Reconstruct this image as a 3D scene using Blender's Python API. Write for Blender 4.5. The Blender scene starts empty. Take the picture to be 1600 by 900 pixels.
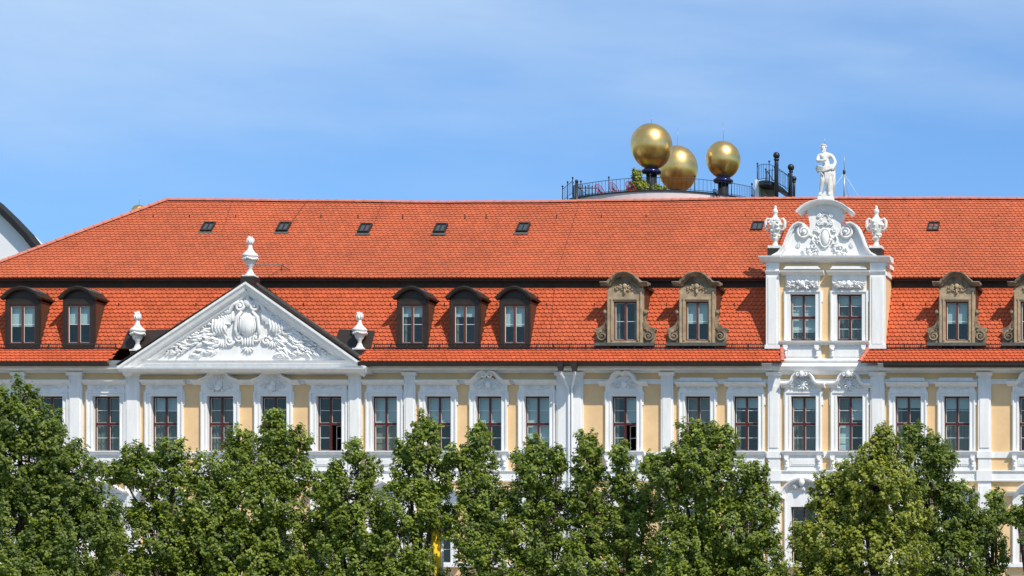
import bpy, math, random
import numpy as np
from mathutils import Vector, Matrix
R = math.radians
random.seed(7)
S = bpy.context.scene
COL = S.collection

# ------------------------------------------------------------------ camera, sky, sun
CAMX, CAMY, CAMZ = 37.15, -112.0, 1.7
F = 4480.0                       # focal length in photo pixels
cam_d = bpy.data.cameras.new('camera'); cam = bpy.data.objects.new('camera', cam_d)
COL.objects.link(cam); S.camera = cam
cam.location = (CAMX, CAMY, CAMZ); cam.rotation_euler = (R(90), 0, 0)
cam_d.sensor_width = 36; cam_d.lens = 36 * F / 1600
cam_d.shift_x = -(2286 - 800) / 1600; cam_d.shift_y = (1122 - 450) / 1600
cam_d.clip_start = 0.5; cam_d.clip_end = 6000

SUN_EL, SUN_AZ = 50, 46          # elevation; azimuth to the right of the facade's normal
sdir = Vector((math.sin(R(SUN_AZ)) * math.cos(R(SUN_EL)), -math.cos(R(SUN_AZ)) * math.cos(R(SUN_EL)), math.sin(R(SUN_EL))))
sl = bpy.data.lights.new('sun', 'SUN'); sl.energy = 5.0; sl.angle = R(0.53); sl.color = (1.0, 0.925, 0.80)
so = bpy.data.objects.new('sun', sl); COL.objects.link(so); so.location = (30, -60, 80)
so.rotation_euler = (-sdir).to_track_quat('-Z', 'Y').to_euler()

W = bpy.data.worlds.new('World'); S.world = W; W.use_nodes = True
nt = W.node_tree; nt.nodes.clear()
wo = nt.nodes.new('ShaderNodeOutputWorld'); bg = nt.nodes.new('ShaderNodeBackground')
sky = nt.nodes.new('ShaderNodeTexSky'); sky.sky_type = 'NISHITA'; sky.sun_disc = False
sky.sun_elevation = R(SUN_EL); sky.sun_rotation = math.atan2(sdir.x, sdir.y)
sky.air_density = 1.0; sky.dust_density = 0.15; sky.ozone_density = 5.0; sky.altitude = 50
bg.inputs['Strength'].default_value = 0.125
tc = nt.nodes.new('ShaderNodeTexCoord')
mp = nt.nodes.new('ShaderNodeMapping'); mp.inputs['Scale'].default_value = (4.0, 4.0, 17.0); mp.inputs['Rotation'].default_value = (0, R(-7), 0)
nz = nt.nodes.new('ShaderNodeTexNoise'); nz.inputs['Scale'].default_value = .62; nz.inputs['Detail'].default_value = 7; nz.inputs['Roughness'].default_value = 0.6; nz.inputs['Distortion'].default_value = 0.35
rp = nt.nodes.new('ShaderNodeValToRGB'); rp.color_ramp.elements[0].position = 0.20; rp.color_ramp.elements[1].position = 0.62
rp.color_ramp.elements[0].color = (0, 0, 0, 1); rp.color_ramp.elements[1].color = (.70, .70, .70, 1)
mx = nt.nodes.new('ShaderNodeMix'); mx.data_type = 'RGBA'
tint = nt.nodes.new('ShaderNodeMix'); tint.data_type = 'RGBA'; tint.blend_type = 'MULTIPLY'; tint.inputs[0].default_value = 1.0
tint.inputs[7].default_value = (0.74, 0.955, 1.17, 1)
L = nt.links
L = nt.links
def mth(op, a, b):
    n = nt.nodes.new('ShaderNodeMath'); n.operation = op
    for i, v in enumerate((a, b)):
        if isinstance(v, (int, float)): n.inputs[i].default_value = v
        else: L.new(v, n.inputs[i])
    return n.outputs[0]
sep = nt.nodes.new('ShaderNodeSeparateXYZ'); L.new(tc.outputs['Generated'], sep.inputs[0])
# a veil of cirrus that lies high in the north-west
nz2 = nt.nodes.new('ShaderNodeTexNoise'); nz2.inputs['Scale'].default_value = 2.2; nz2.inputs['Detail'].default_value = 4
L.new(mp.outputs[0], nz2.inputs['Vector'])
veil = mth('ADD', mth('SUBTRACT', sep.outputs[2], mth('MULTIPLY', sep.outputs[0], .13)), mth('MULTIPLY', mth('SUBTRACT', nz2.outputs[0], .5), .10))
rp2 = nt.nodes.new('ShaderNodeMapRange'); rp2.interpolation_type = 'SMOOTHSTEP'
rp2.inputs['From Min'].default_value = .200; rp2.inputs['From Max'].default_value = .285
L.new(veil, rp2.inputs['Value'])
ml = nt.nodes.new('ShaderNodeMath'); ml.operation = 'MULTIPLY'
L.new(tc.outputs['Generated'], mp.inputs['Vector']); L.new(mp.outputs[0], nz.inputs['Vector']); L.new(nz.outputs[0], rp.inputs[0])
L.new(sky.outputs[0], tint.inputs[6]); L.new(rp.outputs[0], ml.inputs[0]); L.new(rp2.outputs[0], ml.inputs[1]); L.new(ml.outputs[0], mx.inputs[0])
L.new(tint.outputs[2], mx.inputs[6]); mx.inputs[7].default_value = (4.7, 6.15, 7.9, 1)
L.new(mx.outputs[2], bg.inputs['Color']); L.new(bg.outputs[0], wo.inputs[0])

S.view_settings.view_transform = 'Standard'; S.view_settings.look = 'None'
S.view_settings.exposure = 0.0; S.view_settings.gamma = 1.0; S.view_settings.use_curve_mapping = False

# ------------------------------------------------------------------ materials
def mat(name, col, rough=0.7, var=0.0, scale=3.0, metal=0.0, bump=0.0, bscale=20.0, col2=None, spec=None, stretch=(1, 1, 1), attr=None, avar=0.0, coat=0.0):
    m = bpy.data.materials.new(name); m.use_nodes = True
    n = m.node_tree.nodes; l = m.node_tree.links; b = n['Principled BSDF']
    b.inputs['Roughness'].default_value = rough; b.inputs['Metallic'].default_value = metal
    if spec is not None: b.inputs['Specular IOR Level'].default_value = spec
    if coat: b.inputs['Coat Weight'].default_value = coat
    b.inputs['Base Color'].default_value = (*col, 1)
    t = n.new('ShaderNodeTexCoord'); mp = n.new('ShaderNodeMapping'); mp.inputs['Scale'].default_value = stretch
    l.new(t.outputs['Object'], mp.inputs[0])
    src = None
    if var or col2:
        z = n.new('ShaderNodeTexNoise'); z.inputs['Scale'].default_value = scale; z.inputs['Detail'].default_value = 6; z.inputs['Roughness'].default_value = .62
        l.new(mp.outputs[0], z.inputs['Vector'])
        r = n.new('ShaderNodeValToRGB'); r.color_ramp.elements[0].position = .36; r.color_ramp.elements[1].position = .66
        c2 = col2 if col2 else tuple(c * (1 - var) for c in col)
        r.color_ramp.elements[0].color = (*c2, 1); r.color_ramp.elements[1].color = (*col, 1)
        l.new(z.outputs[0], r.inputs[0]); src = r.outputs[0]
    if attr:
        a = n.new('ShaderNodeAttribute'); a.attribute_name = attr
        mr = n.new('ShaderNodeMapRange'); mr.inputs['To Min'].default_value = 1 - avar; mr.inputs['To Max'].default_value = 1 + avar
        l.new(a.outputs['Fac'], mr.inputs['Value'])
        mm = n.new('ShaderNodeMix'); mm.data_type = 'RGBA'; mm.blend_type = 'MULTIPLY'; mm.inputs[0].default_value = 1
        if src: l.new(src, mm.inputs[6])
        else: mm.inputs[6].default_value = (*col, 1)
        l.new(mr.outputs[0], mm.inputs[7]); src = mm.outputs[2]
    if src: l.new(src, b.inputs['Base Color'])
    if bump:
        z = n.new('ShaderNodeTexNoise'); z.inputs['Scale'].default_value = bscale; z.inputs['Detail'].default_value = 5
        l.new(mp.outputs[0], z.inputs['Vector'])
        bp = n.new('ShaderNodeBump'); bp.inputs['Strength'].default_value = bump; bp.inputs['Distance'].default_value = 0.02
        l.new(z.outputs[0], bp.inputs['Height']); l.new(bp.outputs[0], b.inputs['Normal'])
    return m

M = {}
M['yellow'] = mat('yellow_render', (0.82, 0.56, 0.30), .85, .13, 1.2, bump=.25, bscale=30)
M['white'] = mat('white_stucco', (0.83, 0.825, 0.81), .8, .12, 2.0, bump=.25, bscale=25, stretch=(2.5, 2.5, .45))
M['relief'] = mat('white_relief_stucco', (0.82, 0.82, 0.81), .8, .10, 6, bump=.3, bscale=30)
M['oldwhite'] = mat('weathered_white_stone', (0.78, 0.77, 0.74), .85, col2=(.60, .59, .56), scale=4, bump=.4, bscale=30)
M['sandstone'] = mat('weathered_sandstone', (0.33, 0.25, 0.16), .9, col2=(.10, .072, .048), scale=3.0, bump=.5, bscale=22)
M['palestone'] = mat('pale_sandstone', (0.47, 0.355, 0.225), .9, col2=(.30, .22, .14), scale=4, bump=.4, bscale=22)
M['tile'] = mat('red_clay_tile', (0.54, 0.108, 0.042), .78, scale=.7, col2=(.47, .096, .036), attr='tone', avar=.16, bump=.2, bscale=40, spec=.3)
M['tile_up'] = mat('faded_red_clay_tile', (0.50, 0.118, 0.050), .78, scale=.45, col2=(.41, .102, .045), attr='tone', avar=.13, bump=.2, bscale=40, spec=.3)
M['underlay'] = mat('roof_underlay', (0.16, 0.04, 0.022), .9, .2, 4)
M['ridge'] = mat('ridge_clay_tile', (0.62, 0.19, 0.12), .8, col2=(.46, .15, .10), scale=5, bump=.2)
M['brown'] = mat('dark_brown_sheet_metal', (0.035, 0.024, 0.018), .5, .3, 5, metal=.0, spec=.4)
M['cheek'] = mat('brown_copper_cheek', (0.085, 0.042, 0.026), .55, .25, 6)
M['greylead'] = mat('grey_lead', (0.10, 0.11, 0.10), .6, .4, 8)
M['soffit'] = mat('dark_timber', (0.05, 0.026, 0.014), .8, .4, 3)
M['redframe'] = mat('oxblood_window_frame', (0.075, 0.009, 0.006), .45, .1, 3)
M['brownframe'] = mat('red_brown_window_frame', (0.13, 0.030, 0.013), .45, .15, 3)
M['sash'] = mat('white_window_sash', (0.70, 0.70, 0.68), .5)
M['curtain'] = mat('net_curtain', (0.17, 0.185, 0.18), .9)
M['blind'] = mat('pale_roller_blind', (0.62, 0.76, 0.84), .8, .06, 1.0)
M['beige'] = mat('beige_roller_blind', (0.24, 0.235, 0.19), .8, .06, 1.0)
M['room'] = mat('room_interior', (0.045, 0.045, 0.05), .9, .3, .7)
M['black'] = mat('black_painted_steel', (0.012, 0.013, 0.016), .45)
M['iron'] = mat('dark_roof_iron', (0.03, 0.022, 0.02), .6)
M['pipe'] = mat('white_painted_pipe', (0.76, 0.77, 0.79), .4)
M['pink'] = mat('pink_render', (0.72, 0.58, 0.58), .85, .12, 1.5, bump=.2)
M['wgrey'] = mat('white_painted_wall', (0.78, 0.79, 0.80), .8, .05, .8)
M['slate'] = mat('black_roof_edge', (0.012, 0.014, 0.016), .8, .3, 3)
M['blueglaze'] = mat('dark_blue_glazed_ceramic', (0.010, 0.012, 0.07), .15)
M['redwire'] = mat('red_plastic_cord', (0.50, 0.02, 0.03), .5)
M['bark'] = mat('lime_bark', (0.075, 0.055, 0.04), .9, .4, 8, bump=.6, bscale=12, stretch=(1, 1, .3))
M['grass'] = mat('grass_ground', (0.06, 0.09, 0.025), .95, .4, .6)
M['paving'] = mat('stone_paving', (0.26, 0.24, 0.21), .9, .2, 1.5, bump=.3)
M['concrete'] = mat('pale_concrete', (0.42, 0.41, 0.39), .85, .15, 2)
M['yflag'] = mat('yellow_flag_cloth', (0.85, 0.55, 0.02), .8)
M['bflag'] = mat('blue_flag_cloth', (0.04, 0.12, 0.45), .8)
M['steel'] = mat('grey_steel', (0.35, 0.36, 0.38), .4, metal=.6)

def gold():
    m = bpy.data.materials.new('brushed_gold'); m.use_nodes = True
    n = m.node_tree.nodes; l = m.node_tree.links; b = n['Principled BSDF']
    b.inputs['Metallic'].default_value = 1; b.inputs['Roughness'].default_value = .3
    t = n.new('ShaderNodeTexCoord')
    z = n.new('ShaderNodeTexNoise'); z.inputs['Scale'].default_value = 2.6; z.inputs['Detail'].default_value = 6
    l.new(t.outputs['Object'], z.inputs['Vector'])
    r = n.new('ShaderNodeValToRGB'); r.color_ramp.elements[0].color = (.84, .475, .13, 1); r.color_ramp.elements[1].color = (.96, .63, .25, 1)
    r.color_ramp.elements[0].position = .3; r.color_ramp.elements[1].position = .7
    l.new(z.outputs[0], r.inputs[0]); l.new(r.outputs[0], b.inputs['Base Color'])
    v = n.new('ShaderNodeTexNoise'); v.inputs['Scale'].default_value = 7; v.inputs['Detail'].default_value = 3
    l.new(t.outputs['Object'], v.inputs['Vector'])
    bp = n.new('ShaderNodeBump'); bp.inputs['Strength'].default_value = .06; bp.inputs['Distance'].default_value = .04
    l.new(v.outputs[0], bp.inputs['Height']); l.new(bp.outputs[0], b.inputs['Normal'])
    mr = n.new('ShaderNodeMapRange'); mr.inputs['To Min'].default_value = .28; mr.inputs['To Max'].default_value = .34
    l.new(z.outputs[0], mr.inputs['Value']); l.new(mr.outputs[0], b.inputs['Roughness'])
    return m
M['gold'] = gold(); M['decking'] = mat('brown_terrace_decking', (0.10, 0.055, 0.035), .9, .4, 1.2)

def glass(name, tintc=(.86, .90, .88), refl=.045):
    m = bpy.data.materials.new(name); m.use_nodes = True
    n = m.node_tree.nodes; l = m.node_tree.links; n.clear()
    o = n.new('ShaderNodeOutputMaterial'); mi = n.new('ShaderNodeMixShader')
    tr = n.new('ShaderNodeBsdfTransparent'); tr.inputs[0].default_value = (*tintc, 1)
    gl = n.new('ShaderNodeBsdfGlossy'); gl.inputs['Roughness'].default_value = .03; gl.inputs[0].default_value = (1, .88, .74, 1)
    t = n.new('ShaderNodeTexCoord'); z = n.new('ShaderNodeTexNoise'); z.inputs['Scale'].default_value = 1.6; z.inputs['Detail'].default_value = 2
    l.new(t.outputs['Object'], z.inputs['Vector'])
    bp = n.new('ShaderNodeBump'); bp.inputs['Strength'].default_value = .10; bp.inputs['Distance'].default_value = .02
    l.new(z.outputs[0], bp.inputs['Height']); l.new(bp.outputs[0], gl.inputs['Normal'])
    mi.inputs[0].default_value = refl
    l.new(tr.outputs[0], mi.inputs[1]); l.new(gl.outputs[0], mi.inputs[2]); l.new(mi.outputs[0], o.inputs[0])
    return m
M['glass'] = glass('window_glass')
M['skyglass'] = mat('skylight_glass', (0.05, 0.06, 0.07), .08, spec=.8)

def leafmat(name, c1, c2, tr):
    m = bpy.data.materials.new(name); m.use_nodes = True
    n = m.node_tree.nodes; l = m.node_tree.links; n.clear()
    o = n.new('ShaderNodeOutputMaterial')
    a = n.new('ShaderNodeAttribute'); a.attribute_name = 'tone'
    r = n.new('ShaderNodeValToRGB'); r.color_ramp.elements[0].color = (*c1, 1); r.color_ramp.elements[1].color = (*c2, 1)
    l.new(a.outputs['Fac'], r.inputs[0])
    b = n.new('ShaderNodeBsdfPrincipled'); b.inputs['Roughness'].default_value = .46; b.inputs['Specular IOR Level'].default_value = .4
    l.new(r.outputs[0], b.inputs['Base Color'])
    tl = n.new('ShaderNodeBsdfTranslucent'); tl.inputs[0].default_value = (*tr, 1)
    mi = n.new('ShaderNodeMixShader'); mi.inputs[0].default_value = .36
    l.new(b.outputs[0], mi.inputs[1]); l.new(tl.outputs[0], mi.inputs[2]); l.new(mi.outputs[0], o.inputs[0])
    return m
M['leaf'] = leafmat('lime_leaf', (.042, .074, .010), (.26, .32, .04), (.32, .44, .03))
M['leafy'] = leafmat('flowering_lime_leaf', (.080, .118, .012), (.36, .37, .05), (.38, .46, .03))
M['leafd'] = leafmat('dark_lime_leaf', (.038, .070, .010), (.20, .25, .032), (.27, .38, .03))

# ------------------------------------------------------------------ geometry helpers
def WX(px, Y=0.0): return CAMX + (px - 2286) / F * (Y - CAMY)
def WZ(py, Y=0.0): return CAMZ + (1122 - py) / F * (Y - CAMY)
def fx(px): return (px - 800) / 40.0          # on the facade plane
def fz(py): return (1190 - py) / 40.0

class MB:
    def __init__(s): s.v = []; s.f = []; s.sm = []
    def add(s, vs, fs, smooth=False):
        o = len(s.v); s.v.extend([tuple(p) for p in vs]); s.f.extend([tuple(i + o for i in f) for f in fs]); s.sm.extend([smooth] * len(fs))
    def box(s, x0, x1, y0, y1, z0, z1):
        if x0 > x1: x0, x1 = x1, x0
        if y0 > y1: y0, y1 = y1, y0
        if z0 > z1: z0, z1 = z1, z0
        s.add([(x0, y0, z0), (x1, y0, z0), (x1, y1, z0), (x0, y1, z0), (x0, y0, z1), (x1, y0, z1), (x1, y1, z1), (x0, y1, z1)],
              [(0, 3, 2, 1), (4, 5, 6, 7), (0, 1, 5, 4), (1, 2, 6, 5), (2, 3, 7, 6), (3, 0, 4, 7)])
    def prism(s, poly, y0, y1, smooth=False):          # poly in (x,z), counter-clockwise seen from -Y
        n = len(poly)
        a = sum(poly[i][0] * poly[(i + 1) % n][1] - poly[(i + 1) % n][0] * poly[i][1] for i in range(n))
        if a < 0: poly = poly[::-1]
        vs = [(x, y0, z) for x, z in poly] + [(x, y1, z) for x, z in poly]
        fs = [tuple(range(n)), tuple(range(2 * n - 1, n - 1, -1))] + [(i, n + i, n + (i + 1) % n, (i + 1) % n) for i in range(n)]
        s.add(vs, fs)
    def sweep(s, path, prof, y=0.0, close=False):      # path in (x,z); prof = (out, n) closed outline
        n = len(path); vs = []
        for i, p in enumerate(path):
            a = path[i - 1] if (i > 0 or close) else None; b = path[(i + 1) % n] if (i < n - 1 or close) else None
            d1 = Vector((p[0] - a[0], p[1] - a[1])).normalized() if a else None
            d2 = Vector((b[0] - p[0], b[1] - p[1])).normalized() if b else None
            if d1 is None: d1 = d2
            if d2 is None: d2 = d1
            t = (d1 + d2).normalized(); k = 1 / max(.5, t.dot(d1)); nx, nz_ = -t.y * k, t.x * k
            for o, h in prof: vs.append((p[0] + nx * h, y - o, p[1] + nz_ * h))
        m = len(prof); fs = []
        for i in range(n if close else n - 1):
            for j in range(m):
                a = i * m + j; b = i * m + (j + 1) % m; c = ((i + 1) % n) * m + (j + 1) % m; d = ((i + 1) % n) * m + j
                fs.append((a, b, c, d))
        if not close: fs.append(tuple(range(m - 1, -1, -1))); fs.append(tuple((n - 1) * m + j for j in range(m)))
        s.add(vs, fs)
    def tube(s, pts, r, seg=6, smooth=True, cap=True):
        pts = [Vector(p) for p in pts]; rs = r if isinstance(r, (list, tuple)) else [r] * len(pts)
        vs = []; up = Vector((0, 0, 1)); prev = None
        for i, p in enumerate(pts):
            t = (pts[min(i + 1, len(pts) - 1)] - pts[max(i - 1, 0)])
            if t.length < 1e-9: t = Vector((0, 0, 1))
            t.normalize()
            if prev is None:
                a = up if abs(t.z) < .9 else Vector((1, 0, 0))
                e1 = t.cross(a).normalized()
            else:
                e1 = (prev - t * prev.dot(t)); e1 = e1.normalized() if e1.length > 1e-6 else t.orthogonal().normalized()
            prev = e1; e2 = t.cross(e1)
            for k in range(seg):
                an = 2 * math.pi * k / seg; vs.append(p + (e1 * math.cos(an) + e2 * math.sin(an)) * rs[i])
        fs = [(i * seg + k, i * seg + (k + 1) % seg, (i + 1) * seg + (k + 1) % seg, (i + 1) * seg + k) for i in range(len(pts) - 1) for k in range(seg)]
        if cap: fs += [tuple(range(seg - 1, -1, -1)), tuple((len(pts) - 1) * seg + k for k in range(seg))]
        s.add(vs, fs, smooth)
    def lathe(s, prof, c, seg=20, sx=1, sy=1, smooth=True):   # prof = (r, z)
        vs = [(c[0] + r * sx * math.cos(2 * math.pi * k / seg), c[1] + r * sy * math.sin(2 * math.pi * k / seg), c[2] + z) for r, z in prof for k in range(seg)]
        n = len(prof)
        fs = [(i * seg + k, i * seg + (k + 1) % seg, (i + 1) * seg + (k + 1) % seg, (i + 1) * seg + k) for i in range(n - 1) for k in range(seg)]
        fs += [tuple(range(seg - 1, -1, -1)), tuple((n - 1) * seg + k for k in range(seg))]
        s.add(vs, fs, smooth)
    def ell(s, c, r, rot=0.0, seg=8, rings=5, tilt=0.0):      # ellipsoid; rot turns it in the facade plane
        Mx = Matrix.Rotation(-rot, 3, 'Y') @ Matrix.Rotation(tilt, 3, 'X')
        vs = [Vector((0, 0, -r[2]))]
        for i in range(1, rings):
            ph = -math.pi / 2 + math.pi * i / rings
            for k in range(seg):
                th = 2 * math.pi * k / seg; vs.append(Vector((r[0] * math.cos(ph) * math.cos(th), r[1] * math.cos(ph) * math.sin(th), r[2] * math.sin(ph))))
        vs.append(Vector((0, 0, r[2]))); C = Vector(c); vs = [Mx @ v + C for v in vs]
        fs = [(0, 1 + (k + 1) % seg, 1 + k) for k in range(seg)]
        for i in range(rings - 2):
            for k in range(seg):
                a = 1 + i * seg + k; b = 1 + i * seg + (k + 1) % seg; fs.append((a, b, b + seg, a + seg))
        t = len(vs) - 1; o = 1 + (rings - 2) * seg
        fs += [(t, o + k, o + (k + 1) % seg) for k in range(seg)]
        s.add(vs, fs, True)
    def leafc(s, c, L, H, D, rot=0.0):          # a pointed carved leaf with a raised midrib
        Mx = Matrix.Rotation(-rot, 3, 'Y'); C = Vector(c)
        pr = [(-L, 0), (-L * .45, H * .85), (L * .15, H), (L * .6, H * .55), (L * 1.05, 0), (L * .6, -H * .55), (L * .15, -H), (-L * .45, -H * .85)]
        vs = [C + Mx @ Vector((x, 0, z)) for x, z in pr] + [C + Mx @ Vector((x * .9, -D * .35, z * .95)) for x, z in pr] + [C + Mx @ Vector((-L * .5, -D * .8, 0)), C + Mx @ Vector((L * .35, -D, 0))]
        fs = [(i, (i + 1) % 8, 8 + (i + 1) % 8, 8 + i) for i in range(8)]
        fs += [(8, 9, 16), (9, 10, 17, 16), (10, 11, 17), (11, 12, 17), (12, 13, 17), (13, 14, 17), (14, 15, 16, 17), (15, 8, 16)]
        s.add(vs, fs)
    def scroll(s, cx, cz, y, r, turns=1.6, thick=.03, dirn=1, start=0.0, depth=1.0):
        pts = []; rs = []
        N = int(14 * turns)
        for i in range(N + 1):
            t = i / N; a = start + dirn * t * turns * 2 * math.pi; q = r * (1 - .86 * t)
            pts.append((cx + q * math.cos(a), y - .02 - thick * .6 * t, cz + q * math.sin(a))); rs.append(thick * (1 - .45 * t))
        s.tube(pts, rs, 6)
        s.ell((cx, y - thick, cz), (r * .2, thick, r * .2))
    def build(s, name, material, parent=None, tone=None):
        me = bpy.data.meshes.new(name)
        off = Vector((0, 0, 0)); p = parent
        while p is not None: off += p.location; p = p.parent
        me.from_pydata([(v[0] - off.x, v[1] - off.y, v[2] - off.z) for v in s.v], [], s.f)
        me.materials.append(material); me.polygons.foreach_set('use_smooth', s.sm); me.update()
        o = bpy.data.objects.new(name, me); COL.objects.link(o)
        if parent: o.parent = parent
        return o

def tag(o, label=None, cat=None, group=None, kind=None):
    if label: o['label'] = label
    if cat: o['category'] = cat
    if group: o['group'] = group
    if kind: o['kind'] = kind
    return o
def empty(name, loc, label, cat, group=None):
    o = bpy.data.objects.new(name, None); COL.objects.link(o); o.location = loc; o.empty_display_size = .3
    return tag(o, label, cat, group)
def single(mb, name, material, loc, label, cat, group=None):      # a thing of one mesh with its origin at its base
    e = bpy.data.objects.new('x', None); e.location = loc
    o = mb.build(name, material, e); o.parent = None; o.location = loc; bpy.data.objects.remove(e)
    return tag(o, label, cat, group)
def mirror(fn): fn(1); fn(-1)

# ------------------------------------------------------------------ ground
g = MB(); g.box(-700, 900, -400, 900, -.6, 0); gr = tag(g.build('ground', M['grass']), kind='structure')
g = MB(); g.box(-120, 140, -21, 0.2, -.2, .004); tag(g.build('pavement', M['paving']), kind='structure')
g = MB(); g.box(-120, 140, -60, -21.3, -.2, .006); tag(g.build('path', M['paving']), kind='structure')

# ------------------------------------------------------------------ THE PALACE
XL, XR = -23.4, 29.5              # facade ends
DEP = 9.7                         # depth of the building
pal = empty('baroque_building', (3, 4.8, 0), 'long yellow and white baroque building with red tiled mansard roof and carved gables', 'building')

# windows of the storeys: px x-range on the facade
rows_x = [(-118, -78), (-30, 10), (58, 99), (146, 188), (237, 278), (324.5, 365.5), (408, 448.5), (495, 534.5), (582, 621), (665.5, 705), (744, 784), (820, 859),
          (956, 995), (1071, 1110), (1146.5, 1185), (1236, 1275), (1308, 1348), (1399, 1439), (1475, 1515), (1592, 1632), (1712, 1752), (1800, 1840), (1890, 1930)]
kinds = ['P', 'P', 'P', 'P', 'P', 'A', 'A', 'P', 'P', 'P', 'B', 'P', 'C', 'D', 'D', 'E', 'E', 'D', 'D', 'C', 'D', 'D', 'P']
fill = ['dark', 'dark', 'dark', 'curt', 'bl-cu', 'curt', 'dark', 'dark', 'beige', 'bl-dk', 'bl-dk', 'blind', 'mix', 'grey', 'dk2', 'cu2', 'mix2', 'dk2', 'cu2', 'dark', 'curt', 'dark', 'dark']
open_rb = {7, 12}
ZR = [(619, 705), (792, 880), (965, 1052)]     # py head, sill
# wall with openings
g = MB(); wt = .42; ops = [(fx(a) - .03, fx(b) + .03) for a, b in rows_x]
zcur = fz(583) + .1
for (h, s_) in ZR:
    zt, zb = fz(h) + .03, fz(s_) - .03
    g.box(XL, XR, 0, wt, zt, zcur)
    xc = XL
    for a, b in ops:
        g.box(xc, a, 0, wt, zb, zt); xc = b
    g.box(xc, XR, 0, wt, zb, zt); zcur = zb
g.box(XL, XR, 0, wt, 0, zcur)
g.box(XL, XL + wt, wt, DEP, 0, fz(583) + .1); g.box(XR - wt, XR, wt, DEP, 0, fz(583) + .1); g.box(XL, XR, DEP, DEP + .4, 0, fz(583) + .1)
g.build('wall', M['yellow'], pal)
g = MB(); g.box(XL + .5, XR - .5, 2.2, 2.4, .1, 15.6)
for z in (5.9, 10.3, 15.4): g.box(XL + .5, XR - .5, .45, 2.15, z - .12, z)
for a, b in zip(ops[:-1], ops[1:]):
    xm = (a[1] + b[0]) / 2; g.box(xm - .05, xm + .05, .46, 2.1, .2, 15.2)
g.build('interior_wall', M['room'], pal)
# plinth
g = MB(); g.box(XL - .12, XR + .1, -.14, .1, 0, 1.3); g.build('plinth', M['palestone'], pal)

# main cornice (three stretches: it dips behind the pediment, passes under the risalit)
prof = [(-.02, -.085), (.12, -.085), (.14, -.05), (.24, -.02), (.42, 0.02), (.50, .03), (.52, .20), (.60, .23), (.66, .33), (-.02, .33)]
g = MB(); zc = fz(579.5)
g.sweep([(XL - .1, zc), (fx(1210), zc)], prof); g.sweep([(fx(1376), zc), (XR + .1, zc)], prof)
g.build('cornice', M['white'], pal)
prof2 = [(-.02, -.15), (.12, -.15), (.16, -.08), (.28, 0), (.34, .14), (.30, .2), (.22, .30), (.12, .42), (-.02, .42)]
g = MB(); g.sweep([(fx(1210) + .003, zc), (fx(1376) - .003, zc)], prof2); g.build('cornice', M['white'], pal)
# blocks of the cornice over the pilasters, string courses
pil = [(-60, -40), (22, 40), (109.5, 130), (198, 220), (546, 566), (633, 650.5), (871, 912), (1034, 1053), (1201, 1220), (1361, 1383), (1529, 1549), (1668, 1688), (1860, 1880)]
for a, b in pil:
    g = MB(); xa, xb = fx(a), fx(b)
    g.box(xa, xb, -.13, .01, fz(736) + .001, fz(583))
    g.sweep([(xa - .06, fz(588)), (xb + .06, fz(588))], [(-.0, 0), (.17, 0), (.22, .05), (.26, .12), (.26, .14), (0, .14)])
    g.box(xa + .07, xb - .07, -.16, -.12, fz(700), fz(604))
    g.box(xa - .04, xb + .04, -.17, -.002, fz(716), fz(706)); g.box(xa - .05, xb + .05, -.19, -.004, fz(752), fz(736))
    g.box(xa, xb, -.13, .01, 1.32, fz(752) - .001); g.box(xa + .07, xb - .07, -.16, -.12, 5.8, fz(760))
    g.build('pilaster', M['white'], pal)
g = MB()
for z0, z1, o in ((fz(600.5), fz(592.5), .05), (fz(715.5), fz(706.5), .052), (fz(752.5), fz(735), .09), (fz(886), fz(879), .045), (fz(925), fz(905), .105)):
    xc = XL
    g.box(XL, XR, -o, .01, z0, z1)
g.sweep([(XL, fz(737.5)), (XR, fz(737.5))], [(.085, -.03), (.12, -.03), (.15, .02), (.15, .05), (.085, .05)])
g.sweep([(XL, fz(752)), (XR, fz(752))], [(.085, -.02), (.11, -.02), (.13, .03), (.085, .06)])
g.build('string_course', M['white'], pal)

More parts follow.
